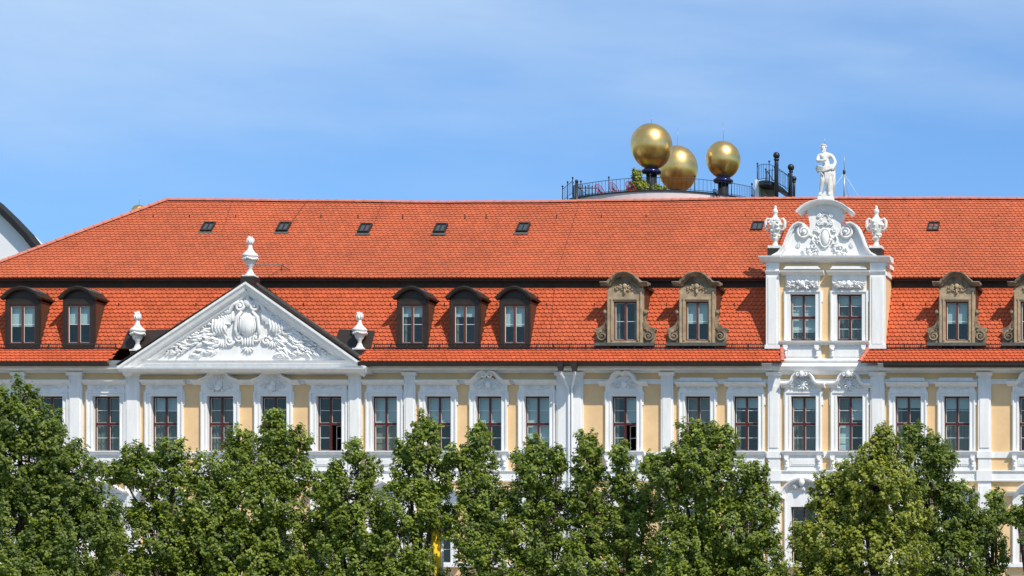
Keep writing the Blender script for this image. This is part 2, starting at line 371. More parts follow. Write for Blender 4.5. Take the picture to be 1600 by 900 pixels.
def make_window(x0, x1, z0, z1, Y, parent, look='dark', fm='redframe', cross=True, openrb=False):
    f = MB(); t = .046; w = x1 - x0; xm = (x0 + x1) / 2; zm = z0 + (z1 - z0) * .5
    f.box(x0, x0 + t, Y, Y + .07, z0, z1); f.box(x1 - t, x1, Y, Y + .07, z0, z1)
    f.box(x0 + t, x1 - t, Y + .001, Y + .069, z0, z0 + t * 1.1); f.box(x0 + t, x1 - t, Y + .001, Y + .069, z1 - t * 1.3, z1)
    f.box(xm - .040, xm + .040, Y - .02, Y + .06, z0 + t, z1 - t)
    if cross: f.box(x0 + t, x1 - t, Y - .014, Y + .065, zm - .048, zm + .048)
    fo = f.build('window', M[fm], parent)
    s = MB(); q = []
    zs = [(z0 + t, zm - .046), (zm + .046, z1 - t * 1.2)] if cross else [(z0 + t, z1 - t * 1.2)]
    for (a, b) in ((x0 + t, xm - .03), (xm + .03, x1 - t)):
        for (c, d) in zs:
            if openrb and a > xm - .01 and c < zm - .1:
                # right lower sash swung inwards
                ca, sa = math.cos(R(32)), math.sin(R(32)); wS = b - a
                def sw(u0, u1, za, zb2):
                    P_ = []
                    for zz in (za, zb2):
                        for (u, th) in ((u0, 0), (u1, 0), (u1, .035), (u0, .035)): P_.append((b - u * ca - th * sa * 0, Y + .07 + u * sa + th, zz))
                    s.add(P_, [(0, 3, 2, 1), (4, 5, 6, 7), (0, 1, 5, 4), (1, 2, 6, 5), (2, 3, 7, 6), (3, 0, 4, 7)])
                sw(0, .03, c, d); sw(wS - .035, wS, c, d); sw(.03, wS - .035, c, c + .03); sw(.03, wS - .035, d - .03, d); sw(.03, wS - .035, (c + d) / 2 - .012, (c + d) / 2 + .012)
                continue
            e = .015; y0, y1 = Y + .022, Y + .05
            s.box(a, a + e * 1.3, y0, y1, c, d); s.box(b - e * .6, b, y0, y1, c, d)
            s.box(a + e * 1.3, b - e * .6, y0 + .001, y1 - .001, c, c + e); s.box(a + e * 1.3, b - e * .6, y0 + .001, y1 - .001, d - e, d)
            zz = (c + d) / 2
            s.box(a + e * 1.3, b - e * .6, y0 + .003, y1 - .003, zz - .009, zz + .009)
            q.append((a, b, c, d))
    s.build('sash', M['sash'], fo)
    p = MB()
    for a, b, c, d in q: p.box(a + .005, b - .005, Y + .036, Y + .040, c + .005, d - .005)
    p.build('pane', M['glass'], fo)
    H = z1 - z0
    def drape(xa, xb, za, zb, yy, m='curtain', name='curtain'):
        c = MB(); n = max(6, int((xb - xa) / .025)); vs = []; 
        ph = random.random() * 6
        for i in range(n + 1):
            xx = xa + (xb - xa) * i / n; yo = .025 * math.sin(i * 1.25 + ph) + .012 * math.sin(i * .5)
            vs += [(xx, yy + yo, za), (xx, yy + yo, zb)]
        c.add(vs, [(2 * i, 2 * i + 2, 2 * i + 3, 2 * i + 1) for i in range(n)], True); c.build(name, M[m], fo)
    def blind(xa, xb, za, zb, yy, m='blind'):
        c = MB(); c.box(xa, xb, yy, yy + .008, za, zb); c.build('blind', M[m], fo)
    a0, a1 = x0 + .02, x1 - .02; yi = Y + .16
    if look == 'curt': drape(a0, xm - .01, z0, z1, yi); drape(xm + .02, a1, z0, z1, yi + .02)
    elif look == 'cu2': drape(a0, a1, z0, z1 - H * .04, yi + .05, 'curtain'); blind(a0, a1, z1 - H * .22, z1, yi)
    elif look == 'bl-cu': blind(a0, a1, z1 - H * .27, z1, yi); drape(a0, a1, z0, z1 - H * .28, yi)
    elif look == 'beige': blind(a0, a1, z0, zm, yi, 'beige'); blind(a0, a1, zm + .003, z1, yi + .02, 'blind')
    elif look == 'bl-dk': blind(a0, a1, zm + .02, z1, yi)
    elif look == 'blind': blind(a0, a1, z0 + H * .18, z1, yi); drape(a0, a1, z0, z0 + H * .18, yi + .05)
    elif look == 'grey': blind(a0, a1, z0, z1, yi, 'beige')
    elif look == 'dk2': blind(a0, a1, z1 - H * .2, z1, yi); drape(a0, a0 + .18, z0, z1, yi + .05)
    elif look == 'mix': blind(xm, a1, zm, z1, yi); drape(a0, a0 + .2, z0, z1, yi)
    elif look == 'mix2': blind(xm, a1, zm + H * .08, z1, yi); blind(a0, xm, z0, zm, yi + .01); drape(a0, xm - .02, zm, z1, yi + .03)
    elif look == 'half': blind(a0, a1, z0 + H * .45, z1, yi)
    elif look == 'side': drape(a0, a0 + .16, z0, z1, yi); drape(a1 - .14, a1, z0, z1, yi)
    elif look == 'dside': blind(a0, a1, z1 - H * .3, z1, yi); drape(a0, a0 + .14, z0, z1, yi + .04)
    return fo

def foliage(mb, cx, cz, y, w, h, seed, n=26, size=.05, flat=.04):
    rnd = random.Random(seed)
    for i in range(n):
        u = rnd.random() ** .8; v = rnd.random(); x = u * w / 2; z = (v - .5) * h * (1 - .5 * u)
        a = rnd.uniform(-1, 1) + math.atan2(z, x + .01); s = size * rnd.uniform(.6, 1.3)
        for sg in (1, -1):
            mb.leafc((cx + sg * x, y + .02, cz + z), s * 1.5, s * .62, flat * rnd.uniform(1.2, 2.2), rot=a if sg > 0 else math.pi - a)

hoodprof = [(-.01, -.10), (.10, -.10), (.14, -.06), (.20, -.045), (.24, .0), (.33, .01), (.35, .065), (.10, .09), (-.01, .09)]
def hood(kind, xc, zt, wm, parent):
    """zt = height of the hood's centre line, wm = half width of the window"""
    W_ = wm + .34; g = MB()
    if kind == 'P':
        g.sweep([(xc - W_, zt), (xc + W_, zt)], hoodprof)
    elif kind == 'D':
        g.sweep([(xc - W_ + .02, zt - .07), (xc + W_ - .02, zt - .07)], hoodprof)
        g.prism([(xc - W_ + .10, zt + .02), (xc + W_ - .10, zt + .02), (xc + W_ - .16, zt + .10), (xc + W_ - .20, zt + .17), (xc - W_ + .20, zt + .17), (xc - W_ + .16, zt + .10)], -.26, .0)
    elif kind == 'A':
        pts = [(-1.05, 0), (-.78, 0), (-.68, .06), (-.5, .12), (-.36, .22), (-.24, .40), (-.15, .45), (.15, .45), (.24, .40), (.36, .22), (.5, .12), (.68, .06), (.78, 0), (1.05, 0)]
        g.sweep([(xc + a, zt + b) for a, b in pts], hoodprof)
    elif kind == 'B':
        for sg in (1, -1):
            pts = [(-.88, 0), (-.66, 0), (-.55, .06), (-.42, .18), (-.30, .32), (-.18, .37), (-.10, .36)]
            pts = [(xc + sg * a, zt + b) for a, b in pts]
            g.sweep(pts if sg > 0 else pts[::-1], hoodprof)
            g.scroll(xc - sg * .13, zt + .27, -.28, .12, 1.3, .045, -sg, math.pi / 2)
    elif kind == 'C':
        pts = [(-.95, 0), (-.62, 0), (-.5, .05), (-.42, .16), (-.36, .30), (-.24, .40), (-.12, .42), (0, .36), (.12, .42), (.24, .40), (.36, .30), (.42, .16), (.5, .05), (.62, 0), (.95, 0)]
        g.sweep([(xc + a, zt - .05 + b) for a, b in pts], hoodprof)
    elif kind == 'E':
        pts = [(-.85, .0), (-.62, .0), (-.5, .05), (-.40, .16), (-.34, .32), (-.25, .42), (-.14, .44), (0, .42), (.14, .44), (.25, .42), (.34, .32), (.40, .16), (.5, .05), (.62, .0), (.85, .0)]
        g.sweep([(xc + a, zt - .12 + b) for a, b in pts], hoodprof)
    return g.build('window_hood', M['white'], parent)

def surround(kind, x0, x1, z0, z1, zt, seed, lower=True):
    """white stucco frame, frieze panel, sill, apron, consoles round one window"""
    g = MB(); wd = .235; xc = (x0 + x1) / 2
    for (a, b, o) in ((0, wd, .07), (.02, wd - .07, .10), (.0, .07, .085)):
        pass
    g.box(x0 - wd, x0, -.075, .16, z0 - .02, z1); g.box(x1, x1 + wd, -.075, .16, z0 - .02, z1)
    g.box(x0 - wd, x1 + wd, -.075, .16, z1, z1 + .17)
    g.box(x0 - wd - .05, x0 - wd, -.072, .01, z1 - .35, z1 + .17); g.box(x1 + wd, x1 + wd + .05, -.072, .01, z1 - .35, z1 + .17)   # ears
    r = .05
    g.box(x0 - wd + .01, x0 - wd + .01 + r, -.125, -.07, z0, z1 + .16); g.box(x1 + wd - .01 - r, x1 + wd - .01, -.125, -.07, z0, z1 + .16)
    g.box(x0 - wd + .01 + r, x1 + wd - .01 - r, -.123, -.07, z1 + .11, z1 + .16)
    g.box(x0 - .06, x0 - .02, -.10, -.07, z0, z1 + .02); g.box(x1 + .02, x1 + .06, -.10, -.07, z0, z1 + .02)
    # frieze
    zf0, zf1 = z1 + .17, zt - .08
    if kind in ('P', 'D'):
        a = x0 - wd; b = x1 + wd
        poly = [(a, zf0), (b, zf0), (b + .01, zf0 + .05), (b - .04, zf0 + .12), (b - .03, zf1 - .05), (b + .04, zf1), (a - .04, zf1), (a + .03, zf1 - .05), (a + .04, zf0 + .12), (a - .01, zf0 + .05)]
        g.prism(poly, -.07, .01)
    elif kind in ('A', 'B', 'C', 'E'):
        h = {'A': .38, 'B': .27, 'C': .32, 'E': .27}[kind]
        a = x0 - wd; b = x1 + wd
        g.prism([(a, zf0), (b, zf0), (b, zf1), (xc + .35, zf1 + h * .55), (xc + .17, zf1 + h), (xc - .17, zf1 + h), (xc - .35, zf1 + h * .55), (a, zf1)], -.084, .01)
    o = g.build('window_surround', M['white'], pal)
    g = MB(); g.sweep([(x0 - wd - .10, z0 - .08), (x1 + wd + .10, z0 - .08)], [(-.01, -.10), (.12, -.10), (.15, -.05), (.20, -.03), (.24, .04), (.24, .075), (-.01, .075)]); g.build('window_sill', M['white'], pal)
    # relief
    g = MB(); cz = (zf0 + zf1) / 2
    if kind in ('P', 'D'):
        foliage(g, xc, cz + .03, -.085, 1.0, .16, seed, 16, .045, .03)
        for sg in (1, -1): g.scroll(xc + sg * .18, cz + .05, -.07, .07, 1.2, .016, sg, math.pi / 2); g.tube([(xc + sg * .25, -.085, cz + .03), (xc + sg * .38, -.085, cz - .04), (xc + sg * .48, -.085, cz + .06)], [.02, .016, .008], 5)
    else:
        cz += .14; foliage(g, xc, cz - .06, -.10, .95, .30, seed, 30, .055, .05)
        g.ell((xc, -.11, cz), (.12, .09, .15), seg=10, rings=6)
        for k in range(7):
            an = math.pi * (k / 6); g.ell((xc + .2 * math.cos(an), -.09, cz + .08 + .2 * math.sin(an)), (.07, .05, .03), rot=an, seg=6, rings=4)
        for sg in (1, -1): g.scroll(xc + sg * .28, cz - .02, -.08, .10, 1.3, .028, sg, math.pi / 2)
        if kind == 'E':
            g.ell((xc, -.36, zt + .30), (.10, .09, .13), seg=10, rings=6)
            for sg in (1, -1): g.scroll(xc + sg * .14, zt + .28, -.33, .08, 1.1, .03, -sg, math.pi / 2)
            for k in range(9):
                an = math.pi * 2 * (k / 9); g.ell((xc + .16 * math.cos(an), -.15, cz - .01 + .16 * math.sin(an)), (.07, .06, .03), rot=an, seg=6, rings=4)
        if kind == 'A':
            g.ell((xc - .05, -.17, cz - .12), (.14, .10, .13), seg=8, rings=5)
            for k in range(10): g.ell((xc - .05 + random.uniform(-.25, .25), -.15, cz - .2 + random.uniform(-.08, .1)), (.07, .05, .03), rot=random.uniform(-1, 1), seg=6, rings=4)
    g.build('relief_ornament', M['relief'], pal)
    if lower:   # apron with raised panel and consoles
        g = MB(); za, zb = z0 - .18 - .52, z0 - .182
        g.box(x0 - wd - .02, x1 + wd + .02, -.08, .01, fz(735) + .002, zb)
        g.box(x0 - .02, x1 + .02, -.105, -.078, za + .12, zb - .10); g.box(x0 + .04, x1 - .04, -.12, -.10, za + .17, zb - .15)
        g.build('window_apron', M['white'], pal)
        if kind in ('A', 'B', 'C', 'E') or seed % 3 == 1:
            for xx in (x0 - .15, x1 + .15):
                c = MB(); c.box(xx - .085, xx + .085, -.20, -.075, zb - .12, zb); c.ell((xx, -.17, zb - .17), (.08, .09, .08)); c.ell((xx, -.13, zb - .30), (.06, .07, .12)); c.ell((xx, -.14, zb - .42), (.075, .06, .05)); c.box(xx - .05, xx + .05, -.14, -.075, zb - .42, zb - .1)
                c.build('console', M['relief'], pal)
    return o

for i, ((a, b), k, fl) in enumerate(zip(rows_x, kinds, fill)):
    x0, x1 = fx(a), fx(b); xc = (x0 + x1) / 2; wm = (x1 - x0) / 2
    z1, z0 = fz(619), fz(705)
    make_window(x0, x1, z0, z1, .16, pal, fl, openrb=(i in open_rb))
    zt = fz(598)
    hood(k, xc, zt, wm, pal); surround(k, x0, x1, z0, z1, zt, 10 + i)
    # first floor: gabled hoods
    z1, z0 = fz(792), fz(880)
    make_window(x0, x1, z0, z1, .16, pal, ['dark', 'side', 'curt', 'bl-dk', 'dk2'][i % 5])
    g = MB(); wd = .235
    g.box(x0 - wd, x0, -.075, .16, z0 - .02, z1); g.box(x1, x1 + wd, -.075, .16, z0 - .02, z1); g.box(x0 - wd, x1 + wd, -.075, .16, z1, z1 + .5)
    g.box(x0 - wd + .01, x0 - wd + .06, -.12, -.07, z0, z1 + .16); g.box(x1 + wd - .06, x1 + wd - .01, -.12, -.07, z0, z1 + .16)
    g.box(x0 - wd - .1, x1 + wd + .1, -.2, -.001, z0 - .16, z0 - .03)
    g.build('window_surround', M['white'], pal)
    g = MB(); zt = fz(771)
    if k == 'E':
        pts = [(xc + .82 * math.cos(t), zt - .2 + .72 * math.sin(t)) for t in np.linspace(math.pi, 0, 13)]
    elif k in ('C', 'D', 'P') and i > 11:
        pts = [(xc - .95, zt), (xc - .6, zt), (xc - .42, zt + .2), (xc - .2, zt + .36), (xc + .2, zt + .36), (xc + .42, zt + .2), (xc + .6, zt), (xc + .95, zt)]
    else:
        pts = [(xc - .95, zt), (xc - .75, zt), (xc, zt + .40), (xc + .75, zt), (xc + .95, zt)]
    g.sweep(pts, hoodprof); g.prism([p for p in pts], -.06, .01) if k != 'E' else g.prism(pts, -.06, .01)
    g.build('window_hood', M['white'], pal)
    if k == 'E':
        g = MB(); foliage(g, xc, zt + .3, -.12, .9, .3, i, 24, .06, .06); g.ell((xc, -.3, zt + .42), (.12, .12, .16), seg=10, rings=6); g.build('relief_ornament', M['relief'], pal)
    # ground floor
    z1, z0 = fz(965), fz(1052)
    make_window(x0, x1, z0, z1, .16, pal, 'dark')
    g = MB(); g.box(x0 - wd, x0, -.075, .16, z0 - .02, z1); g.box(x1, x1 + wd, -.075, .16, z0 - .02, z1); g.box(x0 - wd, x1 + wd, -.075, .16, z1, z1 + .25)
    g.box(x0 - wd - .1, x1 + wd + .1, -.2, -.001, z0 - .16, z0 - .03); g.build('window_surround', M['white'], pal)

# ------------------------------------------------------------------ ROOF
ZE = fz(566) + .02                                  # eaves height
P0 = Vector((0, -.80, WZ(566, -.8)))                # eaves edge
P1 = Vector((0, -.05, WZ(545, -.05)))               # foot of steep slope
P2 = Vector((0, 1.35, WZ(437, 1.35) + .02))         # top of steep slope
P3 = Vector((0, .88, WZ(434.5, .88)))               # lower edge of the upper roof
P4 = Vector((0, 4.80, WZ(315.5, 4.8)))              # ridge
XRI = WX(262, 4.8)                                  # left end of ridge
XHC = WX(-62, .88)                                  # hip corner of the upper roof
TW, TE = .18, .172; PD = P4 - Vector((0, 0, .09))

def tiles(pa, pb, xa, xb, keep, name, material, seed, thick=.046, hip=None, lift=.066):
    rnd = np.random.RandomState(seed); v = (pb - pa); Ls = v.length; v = v / Ls
    n = Vector((1, 0, 0)).cross(v); n.normalize()
    if n.z < 0: n = -n
    rows = int(Ls / TE); te = Ls / rows
    arc = [(-.5, 0.055), (-.40, .022), (-.2, .002), (0, -.004), (.2, .002), (.40, .022), (.5, 0.055)]
    V = []; Fc = []; T = []; vi = 0
    for r in range(rows + 1):
        s0 = r * te; ncol = int((xb - xa) / TW)
        for c in range(ncol + 1):
            x = xa + (c + .5 * (r % 2)) * TW
            if not keep(x, s0): continue
            top = min(te * 1.65, Ls - s0 + .02)
            if top < .04: continue
            jx, js, jn = rnd.normal(0, .0022), rnd.normal(0, .0028), rnd.normal(0, .0016)
            w = TW * .985
            pts = [(x + jx + a * w, s0 + b * 1.25 + js) for a, b in arc] + [(x + jx + .5 * w, s0 + top), (x + jx - .5 * w, s0 + top)]
            hs = [lift + jn] * 7 + [.004] * 2
            for (px_, ss), h in zip(pts, hs):
                p = pa + v * ss + n * h; V.append((px_, p.y, p.z))
            for (px_, ss), h in zip(pts[:7], hs):
                p = pa + v * ss + n * (h - thick); V.append((px_, p.y, p.z))
            Fc.append(tuple(vi + k for k in range(9)))
            for k in range(6): Fc.append((vi + k, vi + 9 + k, vi + 9 + k + 1, vi + k + 1))
            tn = min(1, max(0, rnd.normal(.5, .22)))
            if rnd.rand() < .004: tn = 0.0
            T += [tn] * 16; vi += 16
    me = bpy.data.meshes.new(name); off = pal.location
    A = np.array(V) - np.array(off); me.from_pydata(A.tolist(), [], Fc); me.materials.append(material)
    at = me.attributes.new('tone', 'FLOAT', 'POINT'); at.data.foreach_set('value', T); me.update()
    o = bpy.data.objects.new(name, me); COL.objects.link(o); o.parent = pal
    return o

def sag(x):          # the old ridge is not straight
    return float(np.interp(2286 + (x - CAMX) * F / 116.8, [0, 262, 480, 700, 880, 1190, 1600], [.03, .05, -.013, -.065, -.04, .09, .09]))
def settle(o):
    z0_, z1_ = P3.z, P4.z; n = len(o.data.vertices); c = np.empty(n * 3, 'f4'); o.data.vertices.foreach_get('co', c); c = c.reshape(-1, 3)
    t = np.clip((c[:, 2] - z0_) / (z1_ - z0_), 0, 1); X = c[:, 0] + pal.location.x
    dz = np.interp(2286 + (X - CAMX) * F / 116.8, [0, 262, 480, 700, 880, 1190, 1600], [.03, .05, -.013, -.065, -.04, .09, .09])
    c[:, 2] += t * dz + .012 * np.sin(X * .9) * np.sin(X * .37 + 1); o.data.vertices.foreach_set('co', c.reshape(-1)); o.data.update()
def hipx(t): return XHC + (XRI - XHC) * t           # t along the slope of the upper roof
Lup = (P4 - P3).length
up = tiles(P3, P4, XHC, XR + .2, lambda x, s: x > hipx(s / Lup) + .02 and not (WX(1200, 2) < x < WX(1388, 2) and s < 1.1), 'upper_roof', M['tile_up'], 1, lift=.052)
PEDL, PEDR = fx(192), fx(566)
Llo = (P2 - P1).length
DORM = [(WX(a, -.1) + .06, WX(b, -.1) - .06) for a, b in ((8, 62), (98, 148), (620, 668), (702, 750), (780, 828))] + [(WX(c, -.1) - .66, WX(c, -.1) + .66) for c in (976.5, 1089, 1495, 1612, 1730)]
def keep_steep(x, s):
    if s < Llo * .70 and any(a < x < b for a, b in DORM): return False
    if fx(1196) < x < fx(1386): return False
    return x > XHC - 1.35 * (1 - s / Llo)
settle(up)
tiles(P1, P2, XL - .2, XR + .2, keep_steep, 'lower_roof', M['tile'], 2)
def keep_flare(x, s): return not (fx(187) < x < fx(572)) and not (fx(1229) < x < fx(1352)) and not (fx(1222) < x < fx(1358) and s > .35)
tiles(P0, P1, XL - .9, XR + .3, keep_flare, 'eaves_roof', M['tile'], 3)

# roof deck below the tiles, hip end, rear slope
g = MB()
def plane(g, pts, th=.03):
    a = Vector(pts[1]) - Vector(pts[0]); b = Vector(pts[2]) - Vector(pts[0]); n = a.cross(b).normalized() * th
    k = len(pts); vs = [Vector(p) for p in pts] + [Vector(p) - n for p in pts]
    g.add(vs, [tuple(range(k)), tuple(range(2 * k - 1, k - 1, -1))] + [(i, k + i, k + (i + 1) % k, (i + 1) % k) for i in range(k)])
YB = 9.6 - .88
plane(g, [(XHC, P3.y, P3.z), (XR + .3, P3.y, P3.z), (XR + .3, P4.y, PD.z), (XRI, P4.y, PD.z)])
plane(g, [(XR + .3, YB, P3.z), (XHC, YB, P3.z), (XRI, P4.y + .01, PD.z), (XR + .3, P4.y + .01, PD.z)])
plane(g, [(XHC, YB, P3.z), (XHC, P3.y, P3.z), (XRI, P4.y, P4.z)])
PM = P1 + (P2 - P1) * .72
plane(g, [(XHC - .4, PM.y, PM.z), (fx(1198), PM.y, PM.z), (fx(1198), P2.y, P2.z), (XHC, P2.y, P2.z)])
plane(g, [(fx(1384), PM.y, PM.z), (XR + .3, PM.y, PM.z), (XR + .3, P2.y, P2.z), (fx(1384), P2.y, P2.z)])
cuts = sorted(DORM + [(fx(1198), fx(1384))]); xa_ = XHC - .4
plane(g, [(XHC - 1.4, P1.y, P1.z), (xa_, P1.y, P1.z), (xa_, PM.y, PM.z)])
for a, b in cuts + [(XR + .3, 0)]:
    plane(g, [(xa_, P1.y, P1.z), (a, P1.y, P1.z), (a, PM.y, PM.z), (xa_, PM.y, PM.z)]); xa_ = b
plane(g, [(XHC - 1.4, 9.6, P1.z), (XHC - 1.4, P1.y, P1.z), (XHC, P2.y, P2.z), (XHC, 9.6 - 1.4, P2.z)])
plane(g, [(XHC - 2.1, P0.y, P0.z), (fx(181), P0.y, P0.z), (fx(181), P1.y, P1.z), (XHC - 1.4, P1.y, P1.z)])
plane(g, [(fx(576), P0.y, P0.z), (fx(1228), P0.y, P0.z), (fx(1221), P1.y, P1.z), (fx(576), P1.y, P1.z)])
plane(g, [(fx(1352), P0.y, P0.z), (XR + .3, P0.y, P0.z), (XR + .3, P1.y, P1.z), (fx(1360), P1.y, P1.z)])
plane(g, [(XR + .3, 9.7, P1.z), (XHC - 1.4, 9.7, P1.z), (XHC - 1.3, 8.3, P2.z), (XR + .3, 8.3, P2.z)])
g.build('roof_deck', M['underlay'], pal)
g = MB(); g.prism([(0, 0)] * 3, 0, 0) if False else None
gz = [(P1.y, P1.z), (9.65, P1.z), (8.2, P2.z), (4.8, P4.z), (P2.y, P2.z)]
g.add([(XR + .05, y, z) for y, z in gz] + [(XR - .3, y, z) for y, z in gz], [(0, 1, 2, 3, 4), (9, 8, 7, 6, 5)]); g.build('end_gable', M['yellow'], pal)
# soffit and timber band below the upper roof
g = MB(); g.box(XHC + .05, fx(1197), P3.y + .06, P2.y + .25, P3.z - .10, P3.z - .035); g.box(XHC + .1, fx(1197), P2.y - .22, P2.y + .1, P3.z - .42, P3.z - .101)
g.box(fx(1385), XR, P3.y + .06, P2.y + .25, P3.z - .10, P3.z - .035); g.box(fx(1385), XR, P2.y - .22, P2.y + .1, P3.z - .42, P3.z - .101)
g.build('soffit', M['soffit'], pal)
# ridge and hip caps
g = MB()
def caps(g, a, b, step=.38, r=.105):
    a = Vector(a); b = Vector(b); d = b - a; n = int(d.length / step); d.normalize(); e = d.cross(Vector((0, 0, 1))).normalized(); u = e.cross(d).normalized()
    for i in range(n):
        p = a + d * i * step; vs = []
        for (q, rr) in ((0, r * 1.12), (.06, r * 1.12), (.061, r), (step + .03, r * .94)):
            for k in range(7):
                an = math.pi * (k / 6); vs.append(p + d * q + e * math.cos(an) * rr + u * (math.sin(an) * rr - .03 + random.uniform(-.002, .002)))
        g.add(vs, [(j * 7 + k, j * 7 + k + 1, (j + 1) * 7 + k + 1, (j + 1) * 7 + k) for j in range(3) for k in range(6)] + [tuple(range(6, -1, -1))])
caps(g, (XRI, 4.8, P4.z + .05), (XR + .2, 4.8, P4.z + .05)); caps(g, (XHC, P3.y, P3.z + .05), (XRI, 4.8, P4.z + .07))
settle(g.build('ridge_tiles', M['ridge'], pal))
g = MB(); caps(g, (fx(1230), P0.y - .02, P0.z + .05), (fx(1222), P1.y, P1.z + .12), .25, .08); g.build('hip_cap', M['ridge'], pal)
g = MB(); caps(g, (fx(1350), P0.y - .02, P0.z + .05), (fx(1359), P1.y, P1.z + .12), .25, .08); g.build('hip_cap', M['ridge'], pal)

# gutters
for a, b, dz in ((XL - .9, fx(184), 0), (fx(572), fx(1197), 0), (fx(1387), XR + .3, 0)):
    g = MB(); big = (a > 10)
    h = .17 if big else .12
    z = P0.z - .02
    g.sweep([(a, z), (b, z)], [(.0, -h), (.12, -h), (.17, -h * .6), (.18, 0), (.195, .015), (.17, .03), (.155, 0), (0, -.02)], y=P0.y + .10)
    g.build('gutter', M['brown'], pal)
# downpipes
for (a, b) in ((876, 888.7), (897.5, 893.8)):
    g = MB(); y = -.72; xa, xb = WX(a, y - .15), WX(b, -.22)
    g.tube([(xa, y - .13, fz(578)), (xa, y - .10, fz(588)), (xa + (xb - xa) * .3, y + .1, fz(593)), (xb, -.24, fz(608)), (xb, -.22, fz(616)), (xb, -.22, .3)], .052, 8)
    o = g.build('downpipe', M['pipe'], pal)
    g = MB(); g.prism([(xa - .105, fz(571)), (xa + .105, fz(571)), (xa + .105, fz(577)), (xa + .06, fz(584)), (xa - .06, fz(584)), (xa - .105, fz(577))], y - .26, y - .05)
    g.build('hopper', M['brown'], o)

# snow guards
def roofpt(py, pa, pb):      # point on a slope seen at py
    lo, hi = 0.0, 1.0
    for _ in range(30):
        m = (lo + hi) / 2; p = pa + (pb - pa) * m; yy = 1122 - (p.z - CAMZ) * F / (p.y - CAMY)
        if yy > py: lo = m
        else: hi = m
    return pa + (pb - pa) * lo
GP = P1 + (P0 - P1) * .16
def guard(a, b):
    g = MB(); x0, x1 = fx(a), fx(b); y = GP.y; z = GP.z + .04
    g.tube([(x0, y, z + .05), (x1, y, z + .05)], .013, 4); g.tube([(x0, y, z + .22), (x1, y, z + .22)], .018, 4)
    n = int((x1 - x0) / .075)
    for i in range(n + 1): xx = x0 + (x1 - x0) * i / n; g.box(xx - .008, xx + .008, y - .004, y + .004, z + .05, z + .22)
    n = max(1, int((x1 - x0) / .63))
    for i in range(n + 1):
        xx = x0 + (x1 - x0) * i / n; g.box(xx - .02, xx + .02, y - .03, y + .01, z - .10, z + .25); g.box(xx - .013, xx + .013, y - .012, y + .25, z - .02, z + .012)
    g.build('snow_guard', M['iron'], pal)
guard(-130, 184); guard(588, 1196); guard(1388, 1860)

# snow hooks (small shared mesh)
hk = MB(); hk.box(-.018, .018, -.05, -.03, -.02, .14); hk.box(-.02, .02, -.05, .04, -.03, -.01)
hooks = [(p, 341, P3, P4) for p in (240, 297, 369, 502, 560, 630, 727, 760, 870, 940, 1010, 1165, 1420, 1500, 1560)] + \
        [(p, 479, P1, P2) for p in (66, 186, 307, 475, 611, 695, 777, 855, 929, 1042, 1148, 1412, 1447, 1550, 1563)]
h0 = None
for p, py, a, b in hooks:
    q = roofpt(py, a, b); xx = WX(p, q.y)
    if h0 is None: h0 = hk.build('snow_hook', M['iron'], None); h = h0
    else: h = h0.copy(); COL.objects.link(h)
    h.parent = pal; h.location = Vector((xx, q.y, q.z)) - pal.location
# lightning conductor wires down the roof
for pts in (((362, 317, 1), (352, 350, 1), (347, 362, 1)), ((478, 318, 1), (455, 350, 1)), ((598, 317, 1), (585, 350, 1)), ((905, 320, 1), (868, 434, 1)), ((866, 448, 0), (862, 500, 0), (857, 543, 0)), ((1202, 316, 1), (1190, 350, 1))):
    w = []
    for px_, py, u in pts:
        q = roofpt(py, P3, P4) if u else roofpt(py, P1, P2); w.append((WX(px_, q.y - .06), q.y - .05, q.z + .05))
    g = MB(); g.tube(w, .007, 4); g.build('conductor_wire', M['iron'], pal)

# skylights
sv = (P4 - P3).normalized(); sn = Vector((1, 0, 0)).cross(sv).normalized()
for c, py in ((326, 357), (444, 357), (571, 359), (689, 359), (818, 358), (1184, 356), (1459, 357)):
    q = roofpt(py, P3, P4); xx = WX(c, q.y)
    def sb(g, x0, x1, s0, s1, h0, h1):
        vs = []
        for h in (h0, h1):
            for (x, s) in ((x0, s0), (x1, s0), (x1, s1), (x0, s1)):
                p = q + sv * s + sn * h; vs.append((xx + x, p.y, p.z))
        g.add(vs, [(0, 3, 2, 1), (4, 5, 6, 7), (0, 1, 5, 4), (1, 2, 6, 5), (2, 3, 7, 6), (3, 0, 4, 7)])
    g = MB(); w, h = .23, .30
    sb(g, -w, -w + .05, -h, h, 0, .14); sb(g, w - .05, w, -h, h, 0, .14); sb(g, -w + .05, w - .05, -h, -h + .06, 0, .138); sb(g, -w + .05, w - .05, h - .06, h, 0, .138)
    sb(g, -.012, .012, -h + .06, h - .06, .05, .13)
    o = g.build('skylight', M['brown'], pal)
    g = MB(); sb(g, -w + .05, w - .05, -h + .06, h - .06, .07, .09); g.build('pane', M['skyglass'], o)
    g = MB(); sb(g, -w - .06, w + .06, -h - .14, -h - .003, .03, .06); g.build('flashing', M['greylead'], o)

